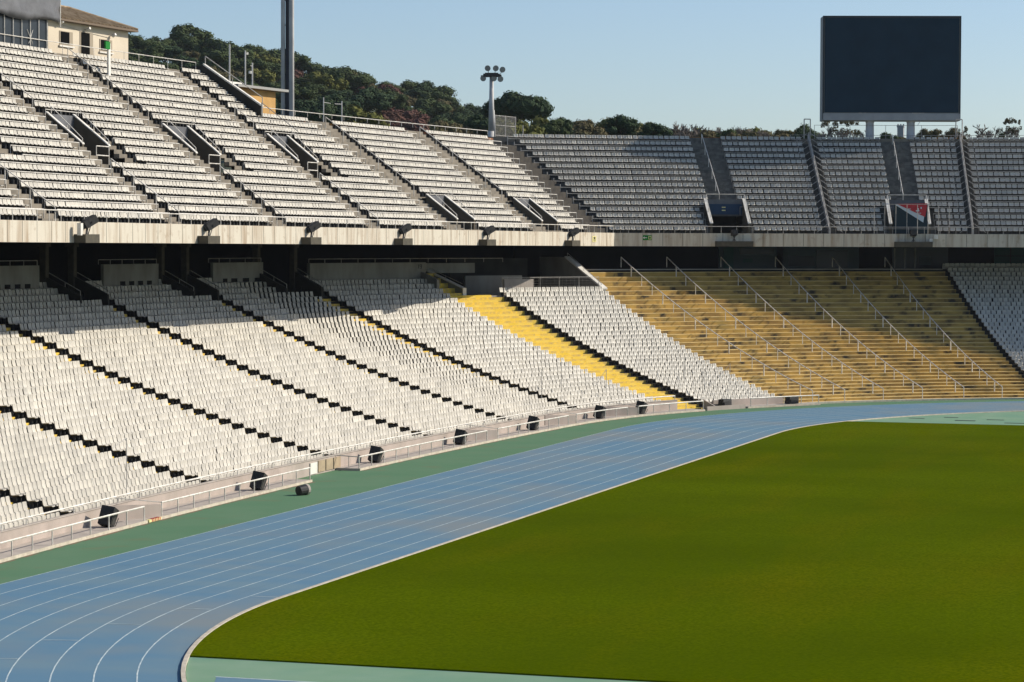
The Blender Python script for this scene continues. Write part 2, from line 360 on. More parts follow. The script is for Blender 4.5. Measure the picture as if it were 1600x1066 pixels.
# aisle half-steps with yellow treads
for a in AISLES:
    mb=MB()
    for k in range(0,29):
        z=lz(k); dz=lz(k+1)-z
        sweep(mb,FL,a-AW+.03,a+AW-.03,rect((k+.5)*T,(k+1)*T-.003,z-.05,z+dz/2),ds=2,mi=0)
        sweep(mb,FL,a-AW+.03,a+AW-.03,rect(k*T+.004,(k+.5)*T,z-.05,z+.008),ds=2,mi=0)
    mb.build('aisle_steps','aisle_yellow',ls)
mb=MB()   # half steps of the wide yellow stair
for k in range(0,29):
    z=lz(k); dz=lz(k+1)-z
    sweep(mb,FL,YL+.05,YR-.75,rect((k+.5)*T,(k+1)*T-.003,z-.05,z+dz/2),ds=1,mi=0)
mb.build('yellow_half_steps','yellow_paint',ls)
mb=MB()  # seat shadow painted as a dark strip between yellow stair and grey block
for k in range(0,29): sweep(mb,FL,YR-.55,YR-.02,rect(k*T+.01,(k+1)*T,lz(k)-.05,lz(k)+.02),ds=1)
mb.build('seat_shadow_strip','dark_concrete',ls)
# front wall, platform with kerb, cross walls
mb=MB(); sweep(mb,FL,SMIN,YL+.8,rect(-.16,0,-.1,.80)); sweep(mb,FL,YR+.6,GR,rect(-.16,0,-.1,.62)); mb.build('front_wall','wall_concrete',ls)
mb=MB(); sweep(mb,FL,SMIN,YL+.8,rect(-.20,.02,.80,.84)); mb.build('front_wall_coping','slab_concrete',ls)
mb=MB()
for a,b in ((SMIN,-7.2),(-.1,57.6),(62.6,70.3)): sweep(mb,FL,a,b,rect(-1.57,-.165,-.02,.12))
mb.build('perimeter_platform','slab_concrete',ls)
mb=MB()
for a,b in ((SMIN,-7.2),(-.1,57.6),(62.6,70.3)): sweep(mb,FL,a,b,rect(-1.60,-1.52,-.02,.125))
mb.build('platform_kerb','kerb_paint',ls)
mb=MB()
for a,b in ((SMIN,-7.2),(-.1,57.6),(62.6,70.3)):
    S=srange(a,b,1.5)
    for u,v in zip(S[:-1],S[1:]): mb.quad(P(FL,u,-1.80,.0),P(FL,u,-1.59,.0),P(FL,v,-1.59,.0),P(FL,v,-1.80,.0))
struct(mb.build('kerb_dirt_strip','edge_dirt'))
mb=MB(); sweep(mb,FL,70.3,SMAX,rect(-.45,-.02,-.02,.13)); mb.build('terrace_kerb','kerb_paint',ls)
for s in (-26.6,23.25,38.5,48.9):
    mb=MB(); q=[P(FL,s-2.5,-.2,0),P(FL,s,-1.5,0),P(FL,s+.1,-1.42,0),P(FL,s-2.4,-.17,0)]
    mb.hexa([v+Vector((0,0,.1)) for v in q]+[v+Vector((0,0,z)) for v,z in zip(q,(.80,.66,.66,.80))]); mb.build('cross_wall','wall_concrete',ls)
mb=MB(); radial_wall(mb,FL,59.2,-1.5,-.1,0,0,.2,.75,w=.12)
sweep(mb,FL,58.0,62.4,rect(-1.5,-1.38,-.02,.3)); mb.build('ramp_wall','wall_concrete',ls)
# vomitory side parapets, walls with slots, concourse
VOM=[(a-3.4,a+.1) for a in AISLES]
for i,(a,b) in enumerate(VOM):
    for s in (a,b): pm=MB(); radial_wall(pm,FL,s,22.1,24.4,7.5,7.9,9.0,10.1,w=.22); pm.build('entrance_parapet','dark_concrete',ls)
    for s in (a,b):
        rm=MB(); rm.path([P(FL,s,22.15,7.95),P(FL,s,22.15,9.28),P(FL,s,24.3,10.38)],.03); rm.tube(P(FL,s,23.2,9.5),P(FL,s,23.2,9.83),.02)
        rm.build('entrance_handrail','rail_grey',ls)
spans=[(-45.5,-38.4),(-29.6,-22.6),(-13.4,-6.4),(4.4,12.1),(20.2,27.6),(35.4,41.3)]
for a,b in spans:
    wl=MB(); sweep(wl,FL,a,b,rect(24.3,24.5,8.6,10.86)); wo=wl.build('box_wall','pit_concrete',ls); tr_=MB()
    c=(a+b)/2+.35
    for j in range(4):
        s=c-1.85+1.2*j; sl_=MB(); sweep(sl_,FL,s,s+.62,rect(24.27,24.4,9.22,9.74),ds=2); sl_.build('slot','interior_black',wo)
    rail(tr_,FL,a-.5,b-.1,24.4,10.86,11.16,1.5,.024); tr_.build('box_top_rail','rail_grey',ls)
tr_=MB(); rail(tr_,FL,45.7,61.5,24.4,10.74,11.05,1.5,.024); tr_.build('box_top_rail','rail_grey',ls)
for a,b,r_,z0,z1,nm in ((45.7,55.5,24.3,8.3,10.74,'box_wall'),(55.5,60.6,26.3,9.85,10.65,'lintel_beam'),(60.1,64.2,26.6,8.0,9.6,'low_wall'),(60.6,66.0,29.3,9.0,11.0,'rear_wall'),(61.0,63.2,23.4,8.0,9.35,'sunlit_wall_patch')):  # sunlit patch of the landing wall is built as its own pale piece
    wl=MB(); sweep(wl,FL,a,b,rect(r_,r_+.25,z0,z1)); wl.build(nm,{'rear_wall':'dark_concrete','sunlit_wall_patch':'slab_concrete'}.get(nm,'pit_concrete'),ls)
pm=MB(); radial_wall(pm,FL,57.0,22.2,26.2,7.6,9.2,8.65,10.0,w=.24); radial_wall(pm,FL,55.2,22.6,26.4,7.6,9.2,9.4,10.7,w=.2); pm.build('stair_parapet','pit_concrete',ls)
pm=MB(); radial_wall(pm,FL,57.0,22.15,26.2,8.65,10.0,8.72,10.07,w=.30); sweep(pm,FL,56.86,57.14,rect(22.12,22.19,7.9,8.72)); pm.build('parapet_coping','coping_white',ls); pm=MB()
radial_wall(pm,FL,GR+.03,22.15,27.4,8.45,11.05,8.58,11.18,w=.36); pm.build('parapet_coping','coping_white',ls)
pm=MB(); pm.path([P(FL,57.0,22.4,9.05),P(FL,57.0,26,10.25)],.025); pm.tube(P(FL,57,24.2,9.3),P(FL,57,24.2,9.62),.02); pm.path([P(FL,GR,22.6,8.95),P(FL,GR,27.3,11.45)],.025)
for r in (22.6,25,27.3): pm.tube(P(FL,GR,r,8.6),P(FL,GR,r,8.95+(r-22.6)*.53),.02)
pm.build('parapet_handrail','rail_grey',ls)
pm=MB(); radial_wall(pm,FL,GR,22.2,27.4,7.5,7.5,8.48,11.08,w=.26); radial_wall(pm,FL,GR,27.4,31,7.5,7.5,11.1,11.1,w=.26); pm.build('diagonal_parapet','pit_concrete',ls)
pm=MB(); sweep(pm,FL,57.1,GR-.15,rect(22.0,31,7.8,8.0)); sweep(pm,FL,57.1,GR-.15,rect(21.98,22.25,7.98,8.08)); pm.build('landing','slab_concrete',ls)
pm=MB(); sweep(pm,FL,SMIN,57.1,rect(24.5,33,8.3,8.6),ds=3)
for a,b in VOM: sweep(pm,FL,a,b,rect(22.0,24.6,7.6,7.75))
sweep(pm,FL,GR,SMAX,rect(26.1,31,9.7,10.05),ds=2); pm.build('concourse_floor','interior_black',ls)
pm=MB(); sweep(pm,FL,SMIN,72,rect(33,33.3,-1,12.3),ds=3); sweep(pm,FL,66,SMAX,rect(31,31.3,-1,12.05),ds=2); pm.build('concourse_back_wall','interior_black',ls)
pm=MB(); sweep(pm,FL,GR,BL,rect(26.0,26.35,10.0,10.09),ds=2); pm.build('terrace_top_edge','slab_concrete',ls)
pm=MB(); sweep(pm,FL,BL,SMAX,rect(26.0,26.1,10.45,10.55),ds=2); sweep(pm,FL,BL,SMAX,rect(26.1,26.2,9.8,10.42),ds=2); pm.build('top_row_rail','rail_grey',ls)
# columns under the balcony
cols=[]
ORD=['first','second','third','fourth','fifth','sixth','seventh','eighth','ninth','tenth','eleventh','twelfth','thirteenth','fourteenth','fifteenth','sixteenth','seventeenth','eighteenth','nineteenth','twentieth']
vis=[s for a,b in VOM if b>0 for s in (a,b)]
for i,s in enumerate(vis):
    m_=MB(); t_,n_=axes(FL,s); m_.box(P(FL,s,24.65,(8.0+zf(s))/2),.42,.42,zf(s)-8.0,t_,n_); m_.box(P(FL,s,24.65,zf(s)-.12),.62,.62,.24,t_,n_)
    o=m_.build('support_column','ledge_brown'); tag(o,f'square concrete column under the balcony, {ORD[i]} from the left of the dark entrances','column','columns under the balcony')

# concourse kiosks behind the terrace
kn=[0]
def kiosk(s0,s1,z0,z1,m,label,cat='kiosk wall',r=30.6,extra=None,name='kiosk_wall'):
    t=thing(name,label,cat,P(FL,(s0+s1)/2,r,10.05)); k_=MB(); sweep(k_,FL,s0,s1,rect(r,r+.12,z0,z1),ds=1); k_.build('panel',m,t)
    if extra:
        for (a,b,c,d,mm,nm) in extra:
            e=MB(); sweep(e,FL,a,b,rect(r-.06,r-.003,c,d),ds=1); e.build(nm,mm,t)
    return t
kiosk(79.0,82.6,10.06,12.0,'kiosk_blue','blue grey kiosk wall with a black serving slot behind the terrace',extra=[(80.3,82.4,11.35,11.9,'kiosk_dark','serving_slot'),(79.3,79.9,10.1,11.95,'kiosk_green','door'),(80.5,81.1,10.6,10.95,'kiosk_green','poster')])
kiosk(83.0,87.6,10.06,12.0,'kiosk_blue','blue grey kiosk wall with a glass counter and dark shutter',extra=[(83.3,84.9,10.3,11.2,'window_glass','counter_window'),(85.0,86.9,10.1,11.7,'kiosk_dark','shutter')])
kiosk(89.6,92.9,10.06,12.0,'kiosk_dark','dark glazed door unit with pale frames at the head of the terrace',name='glazed_door_unit',cat='doors',extra=[(89.7,89.76,10.1,11.9,'rail_grey','frame'),(90.3,90.36,10.1,11.9,'rail_grey','frame'),(90.9,90.96,10.1,11.9,'rail_grey','frame'),(91.2,91.9,10.4,11.2,'kiosk_blue','lower_panel')])
kiosk(99.0,108.,10.06,12.0,'kiosk_blue','long plain grey blue wall above the blue shaded seats',name='plain_wall',cat='wall')
kiosk(95.6,97.6,10.5,12.0,'kiosk_green','pale opening with greenery showing past the terrace corner',name='bright_window',cat='window',extra=[(96.5,96.56,10.5,12,'kiosk_dark','frame'),(95.6,97.6,11.2,11.26,'kiosk_dark','transom')])

# ------------------------------------------------------------------ upper stand
us=thing('upper_grandstand','upper stand with concrete balcony front above the dark entrances','grandstand',(30,69,12.3))
SU0=-40.
HV=[(-6.8,-3.5),(8.4,11.7),(23.4,26.8),(38.6,41.7)]; LV=[(52.6,55.8),(68.9,72.0)]
def mitre(k): return 78.4+.31*k
def holeU(s,k):
    if s>mitre(k)+3.5: return True
    if k>=16 and s>41.5: return True
    for a,b in HV:
        if 7<=k<=12 and a-.1<s<b+.1: return True
    for a,b in LV:
        if 0<=k<=4 and a-.1<s<b+.1: return True
    return False
def tierU(name,fr,s0,s1,ks,hole,parent,ds=1.0,brk=()):
    mb=MB(); S=sorted(set(srange(s0,s1,ds)+[b for b in brk if s0<b<s1]))
    for a,b in zip(S[:-1],S[1:]):
        if b-a<1e-6: continue
        m=(a+b)/2
        for k in range(*ks):
            if hole(m,k): continue
            z=uz(fr,m,k); zp=z-DU if k>0 else z-.3; r0,r1=ur(fr,k),ur(fr,k+1)
            if k==0: r0+=.1
            mb.quad(P(fr,a,r0,uz(fr,a,k)),P(fr,a,r1,uz(fr,a,k)),P(fr,b,r1,uz(fr,b,k)),P(fr,b,r0,uz(fr,b,k)),0)
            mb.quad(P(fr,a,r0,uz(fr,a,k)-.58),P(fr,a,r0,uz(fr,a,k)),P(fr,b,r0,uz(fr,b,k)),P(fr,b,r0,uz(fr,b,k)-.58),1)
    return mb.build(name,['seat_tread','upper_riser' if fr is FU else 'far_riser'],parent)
brk=[v+e for ab in HV+LV for v,e in ((ab[0],-.1),(ab[1],.1))]+[41.5]
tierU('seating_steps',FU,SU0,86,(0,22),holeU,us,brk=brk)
VF=[(8.75,12.05),(24.2,27.5)]
def holeF(t,k):
    if t<-.37*k-.4: return True
    return k<=3 and any(a-.1<t<b+.1 for a,b in VF)
tierU('seating_steps',FF,-10,60,(0,16),holeF,us,ds=.5,brk=[v+e for ab in VF for v,e in ((ab[0],-.1),(ab[1],.1))])
# aisle half steps
UA=[(-9.,-6.8),(6.4,8.4),(20.9,23.4),(36.1,38.4),(49.7,53.3),(66.1,69.6),(-24.,-21.8),(-39.,-36.8)]
for a,b in UA:
    mb=MB()
    for k in range(0,22 if b<40 else 16):
        if holeU((a+b)/2,k) or (a>49 and k<5 and False): continue
        z=uz(FU,(a+b)/2,k); sweep(mb,FU,a+.15,b-.15,rect(ur(FU,k)+TU*.5,ur(FU,k+1)-.003,z-.05,z+DU/2),ds=3); sweep(mb,FU,a+.02,b-.02,rect(ur(FU,k+1)-.02,ur(FU,k+1)-.004,z,z+DU),ds=3); sweep(mb,FU,a+.02,b-.02,rect(ur(FU,k)+.004,ur(FU,k+1)-.02,z-.04,z+.012),ds=3)
    mb.build('aisle_steps','concrete',us)
for a,b in ((9.3,11.4),(24.8,26.9)):
    mb=MB()
    for k in range(4,16):
        z=uz(FF,a,k); sweep(mb,FF,a-.6,b+.4,rect(ur(FF,k)+TUF*.5,ur(FF,k+1)-.003,z-.05,z+DUF/2),ds=3); sweep(mb,FF,a-.6,b+.4,rect(ur(FF,k+1)-.02,ur(FF,k+1)-.004,z,z+DUF),ds=3); sweep(mb,FF,a-.6,b+.4,rect(ur(FF,k)+.004,ur(FF,k+1)-.02,z-.04,z+.012),ds=3)
    mb.build('aisle_steps','far_step',us)
for a,b in HV:
    mb=MB()
    for k in range(6,12):
        z=uz(FU,b,k); sweep(mb,FU,b+.12,b+1.15,rect(ur(FU,k)+TU*.5,ur(FU,k+1)-.003,z-.05,z+DU/2),ds=3); sweep(mb,FU,b+.12,b+1.15,rect(ur(FU,k+1)-.02,ur(FU,k+1)-.004,z,z+DU),ds=3); sweep(mb,FU,b+.12,b+1.15,rect(ur(FU,k)+.004,ur(FU,k+1)-.02,z-.04,z+.012),ds=3)
    mb.build('side_steps','concrete',us)
# balcony front
mb=MB()
za=lambda s:zf(s)
sweep(mb,FU,SU0,SC,rect(12.35,12.62,0,1.12),zadd=za,ds=2); sweep(mb,FF,0,60,rect(-.15,.12,ZB,ZB+1.12),ds=2)
s=-38.
while s<SC-1:
    sweep(mb,FU,s,s+.025,rect(12.343,12.36,.02,1.10),zadd=za,ds=2,mi=1); s+=1.62
s=.8
while s<58: sweep(mb,FF,s,s+.035,rect(-.158,-.14,ZB+.02,ZB+1.1),ds=2,mi=1); s+=1.75
mb.build('balcony_front',['fascia_concrete','ledge_brown'],us)
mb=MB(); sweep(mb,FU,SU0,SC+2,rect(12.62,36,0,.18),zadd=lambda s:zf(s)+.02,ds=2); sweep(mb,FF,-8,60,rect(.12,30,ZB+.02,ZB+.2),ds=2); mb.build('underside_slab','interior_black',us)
# rim walls
mb=MB(); sweep(mb,FU,SU0,41.5,rect(28.6,28.8,12.7,uz(FU,0,22)-.22),ds=2); sweep(mb,FU,41.5,83,rect(24.2,24.4,12.7,uz(FU,60,16)-.18),ds=2)
sweep(mb,FF,-8,60,rect(12.32,12.55,12.4,uz(FF,0,16)-.12),ds=2); sweep(mb,FF,17.5,60,rect(12.05,12.30,uz(FF,0,15),uz(FF,0,16)-.02),ds=2); mb.build('rim_wall','concrete',us)
mb=MB(); sweep(mb,FU,42,83,rect(24.25,24.45,uz(FU,60,16)-.178,uz(FU,60,16)-.03),ds=2); sweep(mb,FF,-5,17.5,rect(12.37,12.62,uz(FF,0,16)-.118,uz(FF,0,16)+.06),ds=2); sweep(mb,FF,27.5,31,rect(12.37,12.62,uz(FF,0,16)-.118,uz(FF,0,16)+.12),ds=2); mb.build('rim_edge','rust_red',us)
# sloping end parapet of the taller part
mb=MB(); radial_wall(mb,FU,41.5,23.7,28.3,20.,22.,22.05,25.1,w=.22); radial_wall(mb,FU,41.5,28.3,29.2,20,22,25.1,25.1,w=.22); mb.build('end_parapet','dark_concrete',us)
mb=MB(); radial_wall(mb,FU,41.5,23.6,28.3,22.05,25.1,22.17,25.22,w=.34); mb.build('end_parapet_coping','coping_white',us)
mb=MB(); mb.path([P(FU,41.5,23.6,21.3),P(FU,41.5,23.6,22.7),P(FU,41.5,28.2,25.75),P(FU,41.5,28.2,25.2)],.035); mb.tube(P(FU,41.5,26,23.7),P(FU,41.5,26,24.3),.025)
mb.path([P(FU,41.0,23.4,21.4),P(FU,41.0,23.4,22.3),P(FU,41.0,20.5,20.2)],.03); mb.build('end_parapet_rail','rail_grey',us)

def vom(name,fr,a,b,r0,r1,zt0,zt1,zfl,rl,label,gate=True,rback=None,tarp=True):
    t=thing(name,label,'stand entrance',P(fr,(a+b)/2,r0,zfl),group='stepped entrances cut into the upper seats')
    for s in (a,b): m_=MB(); radial_wall(m_,fr,s,r0,r1+.3,zfl-.6,zfl-.6,zt0,zt1+.15,w=.2); m_.build('side_wall','entrance_wall',t)
    m_=MB(); sweep(m_,fr,a,b,rect(rl,r1+3,zfl-.3,zfl),ds=2); m_.build('floor','concrete',t)
    for s in (a,b): m_=MB(); radial_wall(m_,fr,s,r0-.02,r1+.3,zt0,zt1+.15,zt0+.07,zt1+.22,w=.28); m_.build('coping','coping_white',t)
    m_=MB()
    for s in (a,b):
        m_.path([P(fr,s,r0+.05,zfl),P(fr,s,r0+.05,zt0+.35),P(fr,s,r1,zt1+.5),P(fr,s,r1,zt1+.1)],.028); m_.tube(P(fr,s,(r0+r1)/2,(zt0+zt1)/2),P(fr,s,(r0+r1)/2,(zt0+zt1)/2+.43),.03)
    m_.path([P(fr,a,r1+.1,zt1+.55),P(fr,b,r1+.1,zt1+.55)],.03)
    m_.build('handrail','rail_white',t)
    m_=MB(); sweep(m_,fr,a+.1,b-.1,rect(r1+.25,r1+.4,zt1-1.3,zt1+.1),ds=2); m_.build('lintel_panel','tarp_grey',t)
    m_=MB(); sweep(m_,fr,a+.1,b-.1,rect(r1+3,r1+3.2,zfl-.2,zt1),ds=2); sweep(m_,fr,a+.1,b-.1,rect(r1+.4,r1+3.,zt1-.2,zt1-.1),ds=2); m_.build('passage','dark_concrete',t)
    if gate:
        m_=MB(); c=b-1.95; rg=r0-.15
        for s in (c,c+1.6): m_.tube(P(fr,s,rg,zfl),P(fr,s,rg,zfl+1.2),.035)
        for z in (.65,1.2): m_.tube(P(fr,c,rg,zfl+z),P(fr,c+1.6,rg,zfl+z),.035)
        m_.build('guard_frame','rail_white',t)
    return t
names=['at the left edge of the photo','nearest the tiled roof building','in the middle of the tall tier','beside the orange hut end parapet']
for (a,b),nm in zip(HV,names):
    dz=zf(a)-zf(9); vom('stand_entrance',FU,a,b,19.3,21.4,18.1+dz,19.85+dz,16.85+dz,17.5,f'entrance cut into the white upper seats, {nm}')
for (a,b),nm in zip(LV,['low entrance at the balcony rail below the tall floodlight','low entrance at the balcony rail nearest the corner of the stand']):
    vom('stand_entrance',FU,a,b,13.2,15.4,14.05,15.75,13.3,12.7,nm,gate=False)
for (a,b),nm in zip(VF,['entrance with blue sign in the shaded far tier left of the scoreboard','entrance hung with a red and white banner below the scoreboard']):
    vom('stand_entrance',FF,a,b,.65,2.9,14.0,16.0,12.95,.2,nm,gate=False)

# ------------------------------------------------------------------ seats
def seat_mesh(up=False):
    hw=[.135,.186,.196,.199,.200,.190,.135]
    prof=[(.10,.355),(.13,.395),(.44,.370),(.505,.41),(.55,.58),(.575,.735),(.585,.755)]
    if up: prof=[(.14,.40),(.17,.425),(.42,.41),(.48,.44),(.515,.56),(.535,.675),(.545,.695)]; hw=[.15,.20,.205,.208,.21,.20,.16]
    vs=[];fs=[]
    us_=(-1,-.62,.62,1); th=.028
    def nrm(i):
        a=prof[max(0,i-1)];b=prof[min(len(prof)-1,i+1)]; d=Vector((b[0]-a[0],b[1]-a[1])).normalized(); return (-d.y,d.x)
    for lay in (0,1):
        for i,(y,z) in enumerate(prof):
            nr=nrm(i)
            for u in us_:
                lift=.022*(abs(u)>.9) # raised side lips
                vs.append((u*hw[i],y-nr[0]*0+( -nr[0]*th*lay)+nr[0]*lift,z+(-nr[1]*th*lay)+nr[1]*lift))
    m=len(prof);c=4
    for i in range(m-1):
        for j in range(c-1):
            a=i*c+j; fs.append((a,a+1,a+c+1,a+c)); b=a+m*c; fs.append((b,b+c,b+c+1,b+1))
    o=m*c
    for i in range(m-1):
        a=i*c; fs.append((a,a+c,a+c+o,a+o)); a=i*c+c-1; fs.append((a,a+o,a+c+o,a+c))
    for j in range(c-1):
        fs.append((j,j+o,j+1+o,j+1)); a=(m-1)*c+j; fs.append((a,a+1,a+1+o,a+o))
    nf=len(fs)
    # bracket
    b=len(vs); x0,x1,y0,y1,z0,z1=-.03,.03,.30,.50,0.02,.36
    vs+=[(x0,y0,z0),(x1,y0,z0),(x1,y1,z0),(x0,y1,z0),(x0,y0,z1),(x1,y0,z1),(x1,y1,z1),(x0,y1,z1)]
    fs+=[tuple(b+i for i in f) for f in ((0,1,5,4),(1,2,6,5),(2,3,7,6),(3,0,4,7))]
    return vs,fs,nf
SV,SFc,NFp=seat_mesh(); SV2=seat_mesh(True)[0]
me=bpy.data.meshes.new('stadium_seat'); me.from_pydata(SV,[],SFc); me.materials.append(MATS['seat_plastic']); me.materials.append(MATS['seat_metal'])
me.polygons.foreach_set('material_index',[0]*NFp+[1]*(len(SFc)-NFp)); me.update(); SEAT=me
SEAT2=me.copy(); SEAT2.vertices.foreach_set('co',np.array(SV2,np.float32).reshape(-1)); SEAT2.update()
seats=[]  # (frame, s, r, z, rowidx, stand, visible)
PITCH=.462
def fill(fr,a,b,r,z,k,stand,zfn=None):
    n=int((b-a)/PITCH)
    if n<=0: return
    off=(b-a-n*PITCH)/2
    for i in range(n):
        s=a+off+(i+.5)*PITCH; scale=1.0
        # keep the pitch at the seat line on curved parts
        seats.append((fr,s,r,z if zfn is None else zfn(s),k,stand,i,n))
ed=[SMIN]+[v for a in AISLES for v in (a-AW,a+AW)]+[YL-.05]
for k in range(0,32):
    z=lz(k); r=k*T+.08
    e=list(ed)
    for i in range(0,len(e),2):
        a,b=e[i],e[i+1]
        if k>=29:
            if b<YL-1: b=b-2.85
            if k>=30 and False: pass
        fill(FL,a,b,r,z,k,'lower')
def fill_c(a,b,k,stand):   # curved part: constant real pitch at this radius
    r=k*T+.08; z=lz(k); q=(R0+r)/R0; n=int((b-a)*q/PITCH); 
    for i in range(n): seats.append((FL,a+(i+.5)*(b-a)/n,r,z,k,stand,i,n))
seats=[q for q in seats if not (q[1]>44.45+AW)]
for k in range(0,32): fill_c(44.45+AW,YL-.08,k,'lower')
for k in range(0,29): fill_c(YR+.03,GR-.15,k,'curve')
for k in range(0,34): fill_c(BL+.1,SMAX-1,k,'shade')
UB=[(SU0+.5,-24.),(-21.8,-9.),(-6.8,6.4),(8.4,20.9),(23.4,36.1),(38.4,49.6),(53.4,66.0),(69.7,200)]
for k in range(0,22):
    for a,b in UB:
        a2,b2=a,b
        if k>=16:
            if a>41: continue
            b2=min(b,41.2)
        if b>100: b2=76.9+.31*k
        for c,d in HV:
            if abs(c-a)<.5:
                if 7<=k<=9: a2=d+1.2
                elif 10<=k<=12: a2=d+1.2
        for c,d in LV:
            if c-1<a<d+1 and k<=4: a2=d+.25
            if b<c and c-b<4 and k<=4: b2=c-.9 if b2>49.6-.1 and False else b2
        fill(FU,a2,b2,ur(FU,k)+.05,0,k,'upper',zfn=lambda s,k=k:uz(FU,s,k))
for k in range(0,16):
    e=[-.25-.34*k,8.2,11.9,18.3,19.5,24.7 if k>=4 else 23.6,27.0 if k>=4 else 28.1,30.7,31.7,58]
    if k>=4: e[1]=9.2-.0*k; e[2]=11.7
    if k<4: e[2]=12.4
    for i in range(0,len(e),2): 
        q=(RB+ur(FF,k))/RB; a,b=e[i],e[i+1]; n=int((b-a)*q/PITCH)
        for j in range(n): seats.append((FF,a+(j+.5)*(b-a)/n,ur(FF,k)+.05,uz(FF,0,k),k,'far',j,n))
# random gaps: a few seats missing
seats=[q for q in seats if rng.random()>-1]
pos=np.array([tuple(P(q[0],q[1],q[2],q[3])) for q in seats])
nn=np.array([axes(q[0],q[1])[1].xy[:] for q in seats])
Fv=np.array(F);Xv=np.array(X);Yv=np.array(Y); D=pos-np.array(CAM); dep=D@Fv; px=800+4173.76*(D@Xv)/dep; py=533-4173.76*(D@Yv)/dep
vis=(px>4)&(px<1596)&(py>4)&(py<1062); order=np.argsort(np.where(vis,dep,1e9))
near=set(order[:300].tolist())
inview=(px>-400)&(px<2300)
def onum(n):
    tens=['','','twenty','thirty']; 
    if n<=20: return ORD[n-1]
    if n%10==0: return {30:'thirtieth',20:'twentieth'}[n]
    return tens[n//10]+' '+ORD[n%10-1]
blk={}
for i in near:
    fr,s,r,z,k,st,j,n=seats[i]
    blk.setdefault((st,),[]).append(i)
for i in near:
    fr,s,r,z,k,st,j,n=seats[i]
    al=UB if st=='upper' else None
    if st=='lower':
        bi=sum(1 for a in AISLES if a<s); nm={0:'leftmost',1:'leftmost',2:'leftmost',3:'second',4:'third'}.get(bi,'fourth')
    else:
        bi=0; nm='leftmost'
    o=bpy.data.objects.new('stadium_seat',SEAT2 if st=='upper' else SEAT); COL.objects.link(o)
    t_,n_=axes(fr,s); rot=Matrix((( t_.x,n_.x,0),(t_.y,n_.y,0),(0,0,1))).to_4x4()
    o.matrix_world=Matrix.Translation(Vector(pos[i]))@rot@Matrix.Rotation(random.uniform(-.03,.03),4,'Z')
    up='upper stand' if st=='upper' else 'lower stand'
    lab=f'white {"upper" if st=="upper" else "lower"} stand seat, row {onum(k+1)}, {onum(n-j)} left from the '+({0:'leftmost',1:'leftmost',2:'second',3:'third',4:'fourth'}.get(bi-1,'fifth') if st=='lower' else {'u0':'leftmost','u1':'leftmost','u2':'second','u3':'third'}.get('u'+str(sum(1 for a,b in UB if a<s)-1),'fourth'))+' aisle'
    tag(o,lab,'seat','white seats on both stands')
rest=[i for i in range(len(seats)) if i not in near and inview[i] or (i not in near and seats[i][5]=='lower' and px[i]>-300)]
ri=np.array(sorted(set(rest))); V=np.array(SV); nv=len(V); ns=len(ri)
tx=np.stack([nn[ri,1],-nn[ri,0]],1); nx_=nn[ri]
V2=np.array(SV2); isu=np.array([seats[i][5] in('upper','far') for i in ri])[:,None,None]; VV=np.where(isu,V2[None],V[None])
ja=rng.normal(0,.03,ns); jc,js=np.cos(ja),np.sin(ja)
vx=VV[:,:,0]*jc[:,None]-VV[:,:,1]*js[:,None]; vy=VV[:,:,0]*js[:,None]+VV[:,:,1]*jc[:,None]
W=np.empty((ns,nv,3),np.float32)
W[:,:,0]=pos[ri,0,None]+vx*tx[:,0,None]+vy*nx_[:,0,None]
W[:,:,1]=pos[ri,1,None]+vx*tx[:,1,None]+vy*nx_[:,1,None]
W[:,:,2]=pos[ri,2,None]+VV[:,:,2]
Fq=np.array(SFc,np.int32); nf=len(Fq)
idx=(Fq[None]+(np.arange(ns)*nv)[:,None,None]).reshape(-1)
me=bpy.data.meshes.new('stadium_seats'); me.vertices.add(ns*nv); me.vertices.foreach_set('co',W.reshape(-1))
me.loops.add(len(idx)); me.loops.foreach_set('vertex_index',idx.astype(np.int32)); npoly=ns*nf
me.polygons.add(npoly); me.polygons.foreach_set('loop_start',np.arange(npoly,dtype=np.int32)*4)
me.materials.append(MATS['seat_plastic']); me.materials.append(MATS['seat_metal'])
me.polygons.foreach_set('material_index',np.tile(np.array([0]*NFp+[1]*(nf-NFp),np.int32),ns))
me.update(calc_edges=True); me.validate()
at=me.attributes.new('wear','FLOAT','POINT'); at.data.foreach_set('value',np.repeat(rng.random(ns),nv).astype(np.float32))
o=bpy.data.objects.new('stadium_seats',me); COL.objects.link(o); o['kind']='stuff'; o['label']='thousands of white plastic seats filling both stands'; o['category']='seats'
print('SEATS',len(seats),'stuff',ns)

# ------------------------------------------------------------------ rails
# terrace handrails
TH=[70.9,74.0,77.6,81.15,84.8,88.1]
for i,s in enumerate(TH):
    t=thing('terrace_handrail',f'white sloping handrail down the ochre terrace, {ORD[i]} from the left','handrail',P(FL,s,0,0),group='handrails down the ochre terrace')
    pts=[(2*j*T+.1,lz(2*j)) for j in range(18)]; 
    m_=MB(); m_.path([P(FL,s,r,z+.88) for r,z in pts],.045); m_.build('rail','rail_white',t)
    for j,(r,z) in enumerate(pts):
        m_=MB(); m_.tube(P(FL,s,r,z),P(FL,s,r,z+.88),.05 if j%3==1 else .032,6); m_.build('post','rail_white',t)
